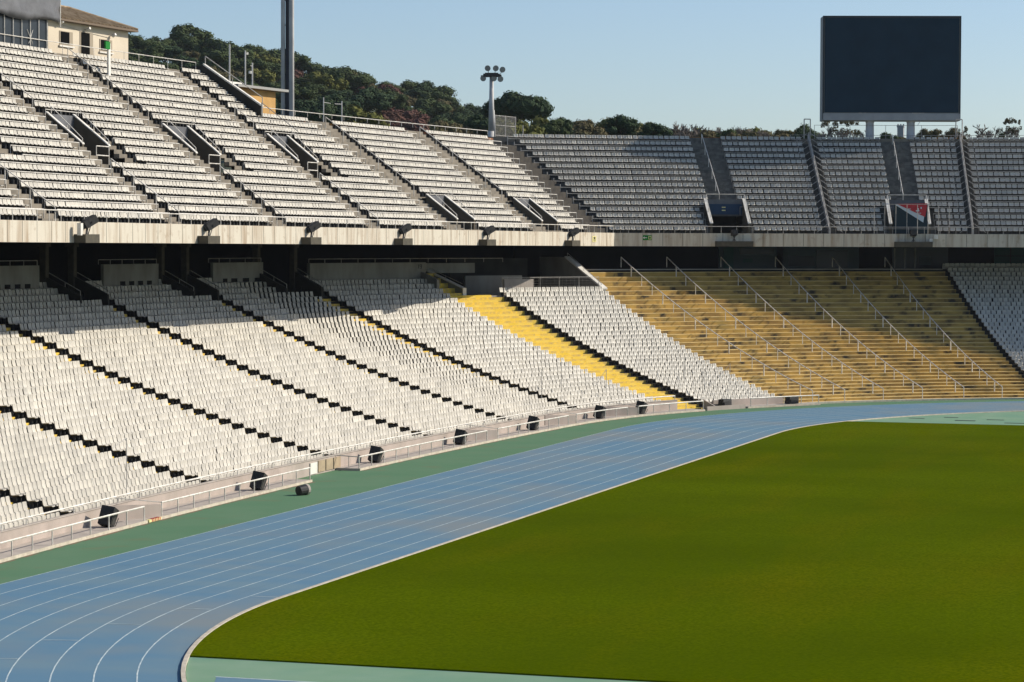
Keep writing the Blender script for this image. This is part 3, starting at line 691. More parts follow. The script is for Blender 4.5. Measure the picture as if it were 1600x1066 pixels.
# rail over front wall
m_=MB(); rail(m_,FL,SMIN,YL+.6,-.08,.84,1.12,2.4,.042,pr=.03); tag(m_.build('wall_top_rail','rail_white'),'low white rail along the top of the front wall of the lower stand','rail')
segs=[(-50,-28.5,'left bottom corner'),(-26.5,-7.3,'beyond the first opening, ending by the black bin'),(-.0,21.4,'starting past the wide gap'),(23.4,37.,'between the third and fourth openings'),(38.6,47.4,'where the stand begins to curve'),(49.0,57.5,'in front of the yellow stair'),(63.0,70.2,'in front of the curved grey seats')]
for a,b,nm in segs:
    m_=MB(); rail(m_,FL,a,b,-1.5,.12,.74,1.95,.042,ends=True,pr=.03); tag(m_.build('trackside_rail','rail_white'),f'low white trackside rail, stretch {nm}','rail','low white rails at the track edge')
m_=MB(); m_.path([P(FL,0,-1.5,.74),P(FL,0.0,-.2,.80)],.028); m_.tube(P(FL,.0,-.9,.17),P(FL,.0,-.9,.76),.02)
for s in (-26.6,23.25,38.5,48.9): m_.path([P(FL,s,-1.5,.76),P(FL,s-2.2,-.2,1.12)],.022)
tag(m_.build('gate_rail','rail_grey'),'thin grey bars closing the gate gaps between trackside rails','rail')
# balcony front rail
m_=MB(); rail(m_,FU,SU0,SC,12.48,1.12,1.70,1.35,.03,zadd=za); tag(m_.build('balcony_rail','rail_white'),'white rail along the sunlit balcony front','rail')
m_=MB(); rail(m_,FF,0,58,-.02,ZB+1.12,ZB+1.70,1.35,.03); tag(m_.build('balcony_rail','rail_grey'),'grey rail along the shaded far balcony front','rail')
# row rails upper
bn={-21.8:'left edge block',-6.8:'block left of the tiled building',8.4:'block below the tiled building',23.4:'block left of the orange hut',38.4:'block below the white mast',53.4:'block left of the tall floodlight',69.7:'corner block'}
for a,b in UB[1:]:
    for k in range(1,22):
        a2,b2=a+.25,b+.95
        if k>=16:
            if a>41: continue
            b2=min(b2,41.0)
        if b>100: b2=78.2+.31*k
        for c,d in HV:
            if abs(c-a)<.5 and 7<=k<=12: a2=d+1.4 if k<=9 else d+1.3
        for c,d in LV:
            if c-1<a<d+1 and k<=4: a2=d+.2
        m_=MB(); r=ur(FU,k)-.05; z0=DU*k+1.0; rail(m_,FU,a2,b2,r,z0-.5,z0+.235,2.0,.030,zadd=za,pr=.022)
        tag(m_.build('row_rail','rail_white'),f'white row rail, {onum(k+1)} row up, {bn[a]}','rail','rails in front of the upper seat rows')
for bi,(e0,e1) in enumerate([(None,9.0),(11.7,18.3),(19.5,24.6),(27.1,30.7),(31.7,58)]):
    nm=['corner block','block left of the first divider','block below the scoreboard, left','block below the scoreboard, right','right edge block'][bi]
    for k in range(1,16):
        a=(-.7-.35*k) if e0 is None else e0; b=e1
        if k<4 and e1==9.0: b=8.4
        if k<4 and e0==11.7: a=12.4
        if k<4 and e1==24.6: b=23.8
        if k<4 and e0==27.1: a=28
        m_=MB(); r=ur(FF,k)-.05; z0=uz(FF,0,k); rail(m_,FF,a,b,r,z0-.5,z0+.235,2.0,.026,pr=.018)
        if e0 is None: m_.tube(P(FF,a,r,z0-.5),P(FF,a,r,z0+.5),.04,5)
        tag(m_.build('row_rail','rail_grey'),f'grey row rail, {onum(k+1)} row up, far {nm}','rail','rails in front of the far seat rows')
# aisle handrails upper
for i,(s,k0,k1,fr,nm) in enumerate([(-7.9,0,7,FU,'lower, left edge aisle'),(-7.9,13,21,FU,'upper, left edge aisle'),(7.4,0,6,FU,'lower, aisle below the tiled building'),(7.4,13,21,FU,'upper, aisle below the tiled building'),(22.1,0,6,FU,'lower, second aisle'),(22.1,13,21,FU,'upper, second aisle'),(37.2,0,6,FU,'lower, aisle below the hut'),(37.2,13,16,FU,'upper, aisle below the hut'),(51.5,5,15,FU,'aisle left of the floodlight'),(67.8,5,15,FU,'aisle near the corner'),(10.1,5,15,FF,'far aisle above the blue sign'),(25.65,5,15,FF,'far aisle above the banner')]):
    m_=MB(); pts=[(ur(fr,k)+.1,uz(fr,s,k)) for k in range(k0,k1+1,2)]; sloperail(m_,fr,s,pts,rad=.034,h=.85)
    tag(m_.build('aisle_handrail','rail_white'),f'sloping aisle handrail, {nm}','handrail','handrails down the upper aisles')
# mesh dividers far
for t0,nm in ((18.9,'left'),(31.15,'right')):
    t=thing('stand_divider',f'grey post divider with braces between far seat blocks, the {nm} one of the two','divider',P(FF,t0,0,ZB+1),group='braced dividers in the far tier')
    for k in range(0,16):
        m_=MB(); z=uz(FF,0,k); r=ur(FF,k)+.35; m_.tube(P(FF,t0,r,z),P(FF,t0,r,z+1.1),.045); m_.build('post','rail_grey',t)
        m_=MB(); m_.tube(P(FF,t0-.12,r,z+1.0),P(FF,t0-1.1,r-.2,z+.25),.022); m_.tube(P(FF,t0+.12,r,z+1.0),P(FF,t0+1.1,r-.2,z+.25),.026)
        m_.build('brace','rail_grey',t)
    m_=MB(); m_.path([P(FF,t0,ur(FF,k)+.3,uz(FF,0,k)+.9) for k in (0,15)],.03); radial_wall(m_,FF,t0,.2,12.1,ZB+.9,uz(FF,0,15)+.3,ZB+1.55,uz(FF,0,16)+.35,w=.14)
    m_.path([P(FF,t0-.35,12.1,uz(FF,0,15)),P(FF,t0-.35,12.1,23.5),P(FF,t0+.15,12.1,23.5),P(FF,t0+.15,12.1,uz(FF,0,15))],.05); m_.build('panel','rail_grey',t)
# rail behind far rim
m_=MB(); rail(m_,FF,17.5,58,12.5,uz(FF,0,16)-.12,uz(FF,0,16)+.32,1.6,.02); rail(m_,FF,19.5,31,12.9,uz(FF,0,16)-.1,23.0,3,.02); tag(m_.build('rim_rail','rail_grey'),'thin grey rail along the rim of the far tier','rail')
m_=MB(); rail(m_,FU,SU0,41,28.7,1.0,1.0+DU*22+.72,2,.028,zadd=za,pr=.02) ; rail(m_,FU,42,82,24.3,1.3+DU*16,1.0+DU*16+.62,2,.028,zadd=za,pr=.02); tag(m_.build('rim_rail','rail_white'),'white rail along the rim of the sunlit upper tier','rail')
# wire fence behind the grey block
t=thing('wire_fence','wire mesh fence on thin posts behind the top row of curved grey seats','fence',P(FL,63,22.2,8))
m_=MB(); rail(m_,FL,60.1,67.4,22.3,8.0,9.5,1.4,.02); m_.build('frame','rail_grey',t)
m_=MB()
for i in range(24): s=60.2+i*.3; m_.tube(P(FL,s,22.3,8.1),P(FL,s,22.3,9.5),.004,3)
for z in np.arange(8.2,9.5,.2): m_.path([P(FL,s,22.3,z) for s in srange(60.1,67.4)],.004,3)
m_.tube(P(FL,60.1,22.3,9.5),P(FL,61.0,21.5,8.3),.02); m_.build('mesh','rail_grey',t)

# ------------------------------------------------------------------ balcony lamps
def balcony_lamp(fr,s,label,lm=.62,facing=None,z0=None,rr=12.35):
    zb=zf(s) if fr is FU else ZB; t_,n_=axes(fr,s); t=thing('balcony_floodlight',label,'floodlight',P(fr,s,rr-.3,zb),group='floodlights on brackets along the balcony front')
    w=1.7 if fr is FU else 3.2
    m_=MB(); m_.box(P(fr,s,rr-.35,zb+.22),w,.68,.46,t_,n_); m_.build('ledge','ledge_brown',t)
    if fr is FU: d=(t_*.52-n_*.42+Vector((0,0,.38))).normalized()
    else: d=(-n_*.8+Vector((0,0,.12))).normalized()
    side=d.cross(Vector((0,0,1))).normalized(); upv=side.cross(d)
    c=P(fr,s,rr-.35,zb+1.12)+ (t_*.35 if fr is FU else Vector((0,0,.05)))
    m_=MB(); m_.box(c,.80,.50,.42,d,side,upv); m_.box(c-d*.45,.14,.34,.30,d,side,upv); m_.box(c-d*.05+upv*.22,.5,.3,.05,d,side,upv); m_.build('lamp_head','lamp_dark',t)
    m_=MB(); m_.box(c+d*.406,.012,.44,.36,d,side,upv); m_.build('lens','lamp_glass' if fr is FU else 'lamp_dark',t)
    m_=MB(); m_.tube(P(fr,s,rr-.35,zb+.44),c-d*.1,.05); m_.path([P(fr,s-.15,rr-.35,zb+.44),c-side*.27,c+side*.27,P(fr,s+.15,rr-.35,zb+.44)],.025); m_.build('bracket','lamp_dark',t)
    return t
for i,s in enumerate([-5.4,10.2,25.2,40.3,55.5,72.3]):
    t=balcony_lamp(FU,s,f'dark box floodlight on the sunlit balcony front, {ORD[i]} from the left')
    if i==0:
        m_=MB(); t_,n_=axes(FU,s); m_.box(P(FU,s-.9,11.95,13.0),.28,.22,.65,t_,n_); m_.build('junction_box','coping_white',t)
for s,nm in ((10.5,'below the blue sign entrance'),(26.0,'below the banner entrance')): balcony_lamp(FF,s,f'dark floodlight on the shaded far balcony, {nm}',rr=-.1)
m_=MB(); t_,n_=axes(FF,27.8); m_.box(P(FF,27.95,-.28,ZB+.86),.34,.2,.36,t_,n_); m_.tube(P(FF,27.5,-.2,ZB+.62),P(FF,27.5,-.55,ZB+.56),.12,10,r2=.16); m_.tube(P(FF,27.7,-.2,ZB+.7),P(FF,27.5,-.3,ZB+.62),.03); tag(m_.build('loudspeaker_horn','coping_white'),'small white horn speaker and box on the shaded balcony front','loudspeaker')

# ------------------------------------------------------------------ trackside speakers and bins
def speaker(x,y,s,label,h=.82,w=.60,lean=.38,zb=.13):
    t_,n_=axes(FL,s); t=thing('trackside_speaker',label,'loudspeaker',(x,y,zb),group='black trackside speakers')
    m_=MB(); up=(Vector((0,0,1))+ -n_*lean*.4+t_*lean).normalized(); f=t_-up*t_.dot(up); f.normalize(); sd=up.cross(f)
    c=Vector((x,y,zb+h/2+.02)); hw,hd=w/2,.30
    tp=c+up*h/2; bt=c-up*h/2
    m_.hexa([bt-f*hd*.8-sd*hw,bt+f*hd*.8-sd*hw,bt+f*hd*.8+sd*hw,bt-f*hd*.8+sd*hw,tp-f*hd-sd*hw,tp+f*hd-sd*hw,tp+f*hd+sd*hw,tp-f*hd+sd*hw]); m_.build('cabinet','black_plastic',t)
    m_=MB()
    for z in (-.22,.18): m_.tube(c+up*z*h-sd*hw,c+up*z*h-sd*(hw+.012),.17,14)
    m_.build('cone','lamp_dark',t)
    m_=MB(); m_.tube(bt+f*.3-sd*hw,c+f*.45+up*.1-sd*hw,.02); m_.tube(bt+f*.34+sd*hw*.5,tp+f*.3,.02); m_.tube(bt-f*.3,bt+f*.45,.03); m_.build('stand_frame','lamp_dark',t)
    return t
nmz=['nearest the left edge','second from the left','beside the wide gap in the rail','fourth from the left','fifth from the left, where the stand bends','sixth from the left, before the yellow stair','at the foot of the yellow stair']
for (s,r),nm in zip([(-31.3,-1.0),(-13.4,-1.1),(3.9,-1.0),(18.0,-1.0),(31.4,-1.0),(44.0,-1.0),(50.2,-1.0)],nmz):
    p=P(FL,s,r,0); speaker(p.x,p.y,s,f'black loudspeaker leaning on the trackside platform, {nm}')
for s,r,nm in ((60.9,-.75,'black ramp box at the end of the yellow stair rail'),(67.9,-.95,'low black box beside the curved grey seats at the track edge')):
    p=P(FL,s,r,.1); t_,n_=axes(FL,s); m_=MB(); f=-n_; c=p+Vector((0,0,.33)); m_.hexa([c-t_*.45-f*.3-Vector((0,0,.28)),c+t_*.45-f*.3-Vector((0,0,.28)),c+t_*.45+f*.3-Vector((0,0,.28)),c-t_*.45+f*.3-Vector((0,0,.28)),c-t_*.35-f*.3+Vector((0,0,.28)),c+t_*.55-f*.3+Vector((0,0,.28)),c+t_*.55+f*.2+Vector((0,0,.28)),c-t_*.35+f*.2+Vector((0,0,.28))])
    t=thing('trackside_box',nm,'box',p,group=None); m_.build('body','black_plastic',t); m_=MB(); m_.box(c+f*.31-Vector((0,0,.02)),.7,.02,.3,t_,n_); m_.build('grille','lamp_dark',t)
t=thing('rubbish_bin','black bin with pale round side lying on the green apron beside the platform end','bin',(-7.6,52.2,0))
m_=MB(); m_.tube((-7.3,52.75,.22),(-6.9,52.55,.26),.24,14,r2=.26); m_.build('body','black_plastic',t,smooth=False)
m_=MB(); m_.tube((-6.9,52.55,.26),(-6.78,52.49,.265),.27,14); m_.build('lid','slab_concrete',t)
m_=MB(); q=P(FL,-3.4,-.2,.36); t_,n_=axes(FL,-3.4); m_.box(q,1.0,.05,.6,t_,n_); m_.build('x',['coping_white']); o=COL.objects['x']; o.name='white_panel'; tag(o,'white rectangular panel against the front wall beyond the black bin','panel')
m_=MB()
for i in range(3): m_.box(P(FL,-2.2+i*1.15,-.19,.40),1.0,.04,.6,*axes(FL,-2.2+i*1.15))
o=m_.build('wall_boards','board_beige'); tag(o,'row of beige boards on the front wall in the platform gap','boards')
t=thing('edge_marker','yellow and red striped marker lying in the platform gap','marker',P(FL,-27.6,-1.5,.1)); m_=MB(); sweep(m_,FL,-28.3,-26.9,rect(-1.66,-1.5,.02,.14)); m_.build('bar','sign_cream',t)
for i in range(6): m_=MB(); sweep(m_,FL,-28.0+i*.18,-27.92+i*.18,rect(-1.67,-1.49,.03,.15)); m_.build('stripe','banner_red',t)

# tall thin poles among lower seats (net poles)
for i,(s,r,h) in enumerate(((-23.2,1.6,2.8),(43.0,3,2.6),(47.5,4,2.6),(51,2.5,2.4),(62.5,5,2.4),(65.2,3,2.2),(61.0,1.6,2.2))):
    m_=MB(); z=tz(r); m_.tube(P(FL,s,r,z),P(FL,s,r,z+h),.022); 
    if i in (0,3,5): m_.tube(P(FL,s,r,z+h),P(FL,s-1.1,r+.2,z+h-.4 if i==0 else z+h-1.2),.016)
    o=m_.build('thin_pole','rail_grey'); tag(o,f'thin pole standing among the lower seats, {ORD[i]} from the left','pole','thin poles among the lower seats')

# ------------------------------------------------------------------ signs
def glyph_box(m_,fr,s,r,z,w,h,mi=0): t_,n_=axes(fr,s); m_.box(P(fr,s,r,z),w,.02,h,t_,n_,mi=mi)
t=thing('exit_sign','green exit sign with white arrow and yellow door symbol on the shaded balcony front','sign',P(FF,2.9,-.2,ZB+.75))
m_=MB(); glyph_box(m_,FF,2.95,-.17,ZB+.72,.80,.42); m_.build('panel','exit_green',t)
m_=MB(); glyph_box(m_,FF,2.82,-.185,ZB+.72,.22,.06); t_,n_=axes(FF,2.7); c=P(FF,2.64,-.185,ZB+.72)
m_.add([c-t_*.09-n_*.01,c+t_*.07+Vector((0,0,.10))-n_*.01,c+t_*.07-Vector((0,0,.10))-n_*.01,c-t_*.09+n_*.01,c+t_*.07+Vector((0,0,.10))+n_*.01,c+t_*.07-Vector((0,0,.10))+n_*.01],[(0,1,2),(5,4,3),(0,3,4,1),(1,4,5,2),(2,5,3,0)]); m_.build('arrow','coping_white',t)
m_=MB()
for dz in (-.12,.12): glyph_box(m_,FF,3.18,-.185,ZB+.72+dz,.24,.05)
for dx in (-.1,.1): glyph_box(m_,FF,3.18+dx,-.185,ZB+.72,.05,.28)
m_.build('door_symbol','sign_cream',t)
def digits(fr,s0,r,zc,h,m,parent):
    m_=MB(); w=h*.11
    glyph_box(m_,fr,s0-h*.30,r,zc,w,h); glyph_box(m_,fr,s0-h*.38,r,zc+h*.38,w*1.4,w)
    c=s0+h*.22
    for dz in (.45,.02,-.45): glyph_box(m_,fr,c,r,zc+h*dz,h*.42,w)
    glyph_box(m_,fr,c+h*.2,r-.004,zc,w,h); glyph_box(m_,fr,c-h*.2,r-.004,zc+h*.235,w,h*.5)
    return m_.build('numerals',m,parent)
t=thing('number_sign','pale yellow number 19 sign on the sunlit end of the balcony front','sign',P(FU,77.6,12.3,13))
m_=MB(); glyph_box(m_,FU,77.6,12.33,zf(77)+.58,.82,.5); m_.build('panel','sign_cream',t)
digits(FU,77.6,12.31,zf(77)+.58,.36,'sign_black',t)
t=thing('wall_number','small dark figures painted on the box wall beside the yellow stair','sign',P(FL,55.2,24.25,10.4)); digits(FL,55.0,24.27,10.42,.32,'sign_black',t)
t=thing('entrance_sign','small dark blue sign with two pale lines in the far entrance','sign',P(FF,10.4,3.1,15.4)); m_=MB(); glyph_box(m_,FF,10.4,3.05,15.25,3.0,.9); m_.build('panel','sign_blue',t)
m_=MB(); glyph_box(m_,FF,10.3,3.03,15.42,.32,.09); glyph_box(m_,FF,10.3,3.03,15.16,.32,.09); m_.build('pale_lines','sign_cream',t)
# banner
t=thing('hanging_banner','red banner with white border hung slantwise in the entrance below the scoreboard','banner',P(FF,25.9,.9,15))
t_,n_=axes(FF,25.9)
def bq(pts,m,nm,r):
    m_=MB(); a=[P(FF,s,r,z) for s,z in pts]; b=[p+n_*.02 for p in a]; n=len(a)
    m_.add(a+b,[tuple(range(n)),tuple(range(n,2*n))[::-1]]+[(i,n+i,n+(i+1)%n,(i+1)%n) for i in range(n)]); return m_.build(nm,m,t)
bq([(24.45,15.72),(27.3,15.72),(27.3,13.2),(24.45,13.2)],'banner_dark','dark_sheet',.52)
bq([(24.45,15.72),(27.15,15.80),(26.95,14.15)],'banner_white','white_border',.49)
bq([(24.65,15.74),(27.3,15.80),(27.1,14.62)],'banner_red','red_field',.46)
m_=MB()
for s,z,a,b in ((26.45,15.15,.30,.10),(26.5,15.25,.10,.26),(26.75,15.40,.10,.16),(26.5,14.95,.5,.05),(25.7,15.3,.32,.07),(25.62,15.22,.14,.05)): glyph_box(m_,FF,s,.44,z,a,b)
m_.build('pale_marks','banner_white',t)
t=thing('entrance_fence','tall see-through fence panels on posts in front of the banner entrance','fence',P(FF,26,.1,13))
m_=MB()
for s in (22.7,23.6,24.55,25.5,26.4,27.3,28.2,29.1): m_.tube(P(FF,s,.12,ZB+1.0),P(FF,s,.12,15.7),.028)
m_.path([P(FF,s,.12,15.7) for s in (22.7,24.5,26.4,29.1)],.02); m_.path([P(FF,s,.12,13.6) for s in (22.7,24.5,26.4,29.1)],.02); m_.build('frame','rail_grey',t)

# ------------------------------------------------------------------ scoreboard
a=A0-25.6/RB; bn_=Vector((math.cos(a),math.sin(a),0)); bt_=Vector((math.sin(a),-math.cos(a),0))   # outward, right
ctr=P(FF,25.66,12.6,0); t=thing('scoreboard','large dark scoreboard on two round pillars above the far tier','scoreboard',(ctr.x,ctr.y,21.5))
bw,bh=12.42,9.4; zc=23.42+bh/2; dpt=2.4
c0=Vector((ctr.x,ctr.y,zc))+bn_*(dpt/2)
m_=MB(); m_.box(c0,bw,dpt,bh,bt_,bn_); m_.build('housing','board_side',t)
m_=MB(); f0=c0-bn_*(dpt/2+.03)
m_.box(f0+Vector((0,0,bh/2-.06)),bw+.02,.10,.16,bt_,bn_); m_.box(f0+bt_*(bw/2-.05),.12,.10,bh-.3,bt_,bn_); m_.box(f0-bt_*(bw/2-.06),.14,.10,bh-.3,bt_,bn_); m_.build('frame','board_dark',t)
m_=MB(); m_.box(f0+Vector((0,0,.28)),bw-.34,.05,bh-.88,bt_,bn_); m_.build('screen','screen_glass',t)
m_=MB(); m_.box(f0-Vector((0,0,bh/2-.33))-bn_*.05,bw-.1,.16,.62,bt_,bn_); m_.build('lower_panel','board_grey',t)
m_=MB(); q=f0-Vector((0,0,bh/2-.66))-bn_*.1
for o_,wd in ((-2.8,.3),(-2.4,.15),(2.0,.25),(2.35,.5),(2.8,.2)): m_.box(q+bt_*o_,wd,.08,.1,bt_,bn_)
m_.path([q+bt_*2.6,q+bt_*2.65-Vector((0,0,.6)),q+bt_*2.35-Vector((0,0,1.1))],.02); m_.build('cable','rail_grey',t)
for dx in (-1.85,1.85):
    m_=MB(); b=Vector((ctr.x,ctr.y,21.3))+bt_*dx+bn_*.7; m_.tube(b,b+Vector((0,0,2.2)),.40,20,r2=.36); m_.tube(b+Vector((0,0,1.98)),b+Vector((0,0,2.28)),.40,20,r2=.52); m_.tube(b-Vector((0,0,.1)),b+Vector((0,0,.2)),.62,20); m_.build('pillar','column_grey',t,smooth=False)

# ------------------------------------------------------------------ things behind the rim
# beige building with tiled roof
t=thing('beige_house','beige rendered building with shallow tiled hip roof behind the tall tier','building',P(FU,27,29.6,24))
a,b=16.3,32.85; zt=lambda s:27.05; m_=MB(); sweep(m_,FU,a,b,rect(29.5,36,22.,27.0),ds=2); m_.build('wall','render_beige',t)
m_=MB(); e0=[P(FU,s,29.0,27.02) for s in (a-.4,b+.45)]; e1=[P(FU,s,37,27.02) for s in (a-.4,b+.45)]; rg=[P(FU,s,32.6,28.35) for s in (a-.4,b-2.6)]
m_.add([e0[0],e0[1],e1[1],e1[0],rg[0],rg[1]],[(0,1,5,4),(1,2,5),(2,3,4,5),(3,0,4)]); rf_=m_.build('roof','roof_tile',t)
m_=MB()
for i in range(34):
    s=a+(b-a-.2)*i/33; kk=min(1,(b+.45-s)/3.05); top=P(FU,s,29.0,27.02).lerp(P(FU,s,32.6,28.35),kk); m_.tube(P(FU,s,28.97,27.05),top+Vector((0,0,.03)),.05,4)
m_.tube(e0[1]+Vector((0,0,.03)),rg[1]+Vector((0,0,.05)),.09); m_.tube(rg[0]+Vector((0,0,.05)),rg[1]+Vector((0,0,.05)),.09); m_.build('tile_ribs','roof_rib',rf_)
m_=MB(); sweep(m_,FU,a-.4,b+.45,rect(28.95,29.6,26.86,27.0),ds=4); m_.build('eave','eave_wood',t)
for s0,s1,z0,z1,dr in ((23.7,25.4,25.3,26.25,0),(26.35,28.05,24.6,26.4,1),(28.95,30.6,25.25,26.1,0)):
    m_=MB(); sweep(m_,FU,s0,s1,rect(29.46,29.9,z0,z1),ds=2); w_=m_.build('door' if dr else 'window','window_reveal',t)
    m_=MB(); sweep(m_,FU,s0+.14,s1-.5,rect(29.42,29.455,z0+.12,z1-.05),ds=2); m_.build('opening','window_dark',w_)
    m_=MB(); sweep(m_,FU,s0-.1,s1+.1,rect(29.38,29.5,z0-.1,z0),ds=2); m_.build('sill','coping_white',w_)
m_=MB()
for s,z in ((23.5,26.72),(27.0,26.55),(30.4,26.4)): m_.tube(P(FU,s,29.5,z),P(FU,s,29.3,z),.03); m_.tube(P(FU,s,29.3,z),P(FU,s-.05,29.05,z+.1),.13,10,r2=.09)
m_.build('wall_lamp','coping_white',t)
m_=MB(); m_.path([P(FU,23.5,29.47,26.7),P(FU,26.2,29.47,26.45)],.015); m_.path([P(FU,26.2,29.47,26.45),P(FU,30.4,29.47,26.25)],.015); m_.build('cable','rail_grey',t)
# booth with tarp
t=thing('glazed_booth','glazed press booth covered by a dark grey tarp beside the beige building','booth',P(FU,14,28.8,24))
m_=MB(); sweep(m_,FU,-2,21.1,rect(28.8,29.3,24.2,26.7),ds=4); m_.build('glass_front','window_glass',t)
m_=MB()
for i in range(20): s=20.9-i*1.05; m_.tube(P(FU,s,28.74,24.2),P(FU,s,28.74,26.75),.035)
m_.tube(P(FU,18.4,28.74,25.9),P(FU,19.1,28.74,25.0),.02); m_.tube(P(FU,19.1,28.74,25.9),P(FU,18.6,28.74,25.0),.02); m_.build('mullion','rail_white',t)
m_=MB(); S=srange(-2,22,.5); zz=[26.55,26.9,27.4,28.0,28.8,30.0]; rr_=[28.55,28.4,28.5,28.42,28.5,28.5]
for i,s in enumerate(S):
    for j in range(6): m_.v.append(tuple(P(FU,s,rr_[j]+.05*math.sin(i*.9+j*1.7)+.03*math.sin(i*2.3+j),zz[j]+(.12*math.sin(i*.45) if j==0 else 0)-(s-21)*.0+ (0 if j else -.0))))
for i in range(len(S)-1):
    for j in range(5): m_.f.append((i*6+j,(i+1)*6+j,(i+1)*6+j+1,i*6+j+1)); m_.m.append(0)
o=m_.build('tarp','tarp_grey',t,smooth=True); md=o.modifiers.new('s','SOLIDIFY'); md.thickness=.04
m_=MB(); m_.tube(P(FU,22.05,28.45,26.3),P(FU,22.05,28.45,30),.05); m_.build('edge_pole','rail_white',t)
# sign post near top of aisle
t=thing('aisle_sign_post','white post with a small green sign at the head of the aisle','sign post',P(FU,24.6,25.6,22)); m_=MB(); m_.box(P(FU,24.75,26.4,23.9),.30,.12,3.0,*axes(FU,24.7)); m_.build('post','coping_white',t); m_=MB(); m_.box(P(FU,24.35,26.3,25.25),.62,.12,.5,*axes(FU,24.7)); m_.build('green_panel','exit_green',t)
# orange hut
t=thing('orange_hut','small ochre rendered hut with flat roof behind the stepped end parapet','hut',P(FU,50,28.5,21)); t_,n_=axes(FU,50)
m_=MB(); sweep(m_,FU,45.4,51.9,rect(28.0,31.5,20.,23.75),ds=8); m_.build('wall','hut_orange',t); m_=MB(); sweep(m_,FU,45.0,52.9,rect(27.4,32.0,23.76,23.95),ds=8); m_.build('roof_slab','board_side',t)
m_=MB(); sweep(m_,FU,44.0,47.6,rect(28.5,32.5,23.98,24.2),ds=8); m_.build('canopy','coping_white',t)
for i,(s,r,z0,z1,nm,lmp) in enumerate(((46.6,29,23.9,27.0,'thin pole behind the end parapet rail',0),(50.1,29.6,23.9,26.8,'taller lamp pole on the orange hut roof',1),(51.2,29.6,23.9,25.95,'shorter lamp pole on the orange hut roof',1))):
    t=thing('thin_lamp_pole',nm,'pole',P(FU,s,r,z0)); m_=MB(); m_.tube(P(FU,s,r,z0-1.5),P(FU,s,r,z1),.06,8); m_.build('pole','mast_white',t)
    if lmp: m_=MB(); m_.tube(P(FU,s+(.25 if i==1 else -.35),r,z1-.3 if i==1 else z1-.85),P(FU,s+(.25 if i==1 else -.35),r,z1-.12 if i==1 else z1-.65),.11,10); m_.tube(P(FU,s,r,z1-.25),P(FU,s+(.2 if i==1 else -.3),r,z1-.25),.02); m_.build('lamp','coping_white',t)
# white mast
t=thing('tall_mast','very tall mast of two pale tubes with dark lattice between, rising out of frame','mast',P(FU,64.8,34,10)); c=P(FU,64.75,34,0); ve=Vector((math.sin(yaw),-math.cos(yaw),0))
m_=MB(); m_.tube(c-ve*.36+Vector((0,0,8)),c-ve*.40+Vector((0,0,60)),.17,14); m_.tube(c+ve*.34+Vector((0,0,8)),c+ve*.26+Vector((0,0,60)),.22,14); m_.build('tube','mast_white',t,smooth=True)
m_=MB(); m_.box(c-ve*.02+Vector((0,0,34)),.30,.22,52,ve,ve.cross(Vector((0,0,1)))); 
for z in range(10,60,2): m_.box(c+Vector((0,0,z)),.62,.1,.08,ve,ve.cross(Vector((0,0,1))))
m_.build('lattice','mast_dark',t)
# tall floodlight
t=thing('floodlight_mast','pale floodlight pole with a round cluster of lamps behind the rim','floodlight',P(FU,90.1,28,10)); c=P(FU,90.1,28,0); tow=(CAM-c); tow.z=0; tow.normalize()
m_=MB(); m_.tube(c+Vector((0,0,8)),c+Vector((0,0,22.3)),.34,16,r2=.30); m_.tube(c+Vector((0,0,22.3)),c+Vector((0,0,27.2)),.28,16,r2=.17); m_.tube(c+ve*.22+Vector((0,0,21.5)),c+ve*.20+Vector((0,0,24.2)),.2,12,r2=.08); m_.build('pole','mast_white',t,smooth=True)
m_=MB(); m_.box(c+Vector((0,0,27.3)),1.5,.8,.28,ve,tow); m_.tube(c-ve*.95+Vector((0,0,27.25)),c+ve*.9+Vector((0,0,27.3)),.07); m_.tube(c-ve*.6+Vector((0,0,27.5)),c+ve*.6+Vector((0,0,27.5)),.05); m_.build('lamp_platform','lamp_dark',t)
for dx,dz in ((-.35,.62),(.38,.62),(.98,.50),(-.75,-.28),(.22,-.28),(.80,-.34)):
    m_=MB(); q=c+ve*dx+Vector((0,0,27.3+dz))+tow*.3; d=(tow+ve*(.2 if dx>0 else -.2)-Vector((0,0,.25))).normalized(); m_.tube(q-d*.25,q,.14,14,r2=.27); m_.tube(q-d*.25,c+ve*dx*.8+Vector((0,0,27.3)),.03); l_=m_.build('lamp','lamp_dark',t); m_=MB(); m_.tube(q,q+d*.03,.25,14); m_.build('glass','lamp_glass',l_)
# wire fence near the pole
t=thing('net_fence','grey mesh fence panels and thin poles beside the floodlight mast','fence',P(FU,88,26,20)); m_=MB()
for s in (86.9,88.9,90.9,92.4): m_.tube(P(FU,s,26,20),P(FU,s,26,23.6 if s<91.5 else 22.9),.05)
for z in (21.8,22.7,23.55): m_.path([P(FU,s,26,z) for s in (86.9,90.9)],.025)
m_.build('frame','rail_grey',t); m_=MB()
for i in range(54): m_.tube(P(FU,86.9+i*.075,26,21.),P(FU,86.9+i*.075,26,23.55),.005,3)
for i in range(32): m_.tube(P(FU,86.9,26,21.+i*.08),P(FU,90.9,26,21.+i*.08),.005,3)
m_.build('mesh','rail_grey',t)
for i,(s,z1) in enumerate(((65.3,24.1),(68.4,23.95))):
    m_=MB(); m_.tube(P(FU,s,31,18),P(FU,s,31,z1),.05); m_.path([P(FU,s,31,23.7),P(FU,s+(1.2 if i==0 else -1.2),31,23.66)],.02); o=m_.build('net_pole','mast_white'); tag(o,f'thin pale pole behind the low rim, {"left" if i==0 else "right"} one of the pair','pole','pair of thin poles')
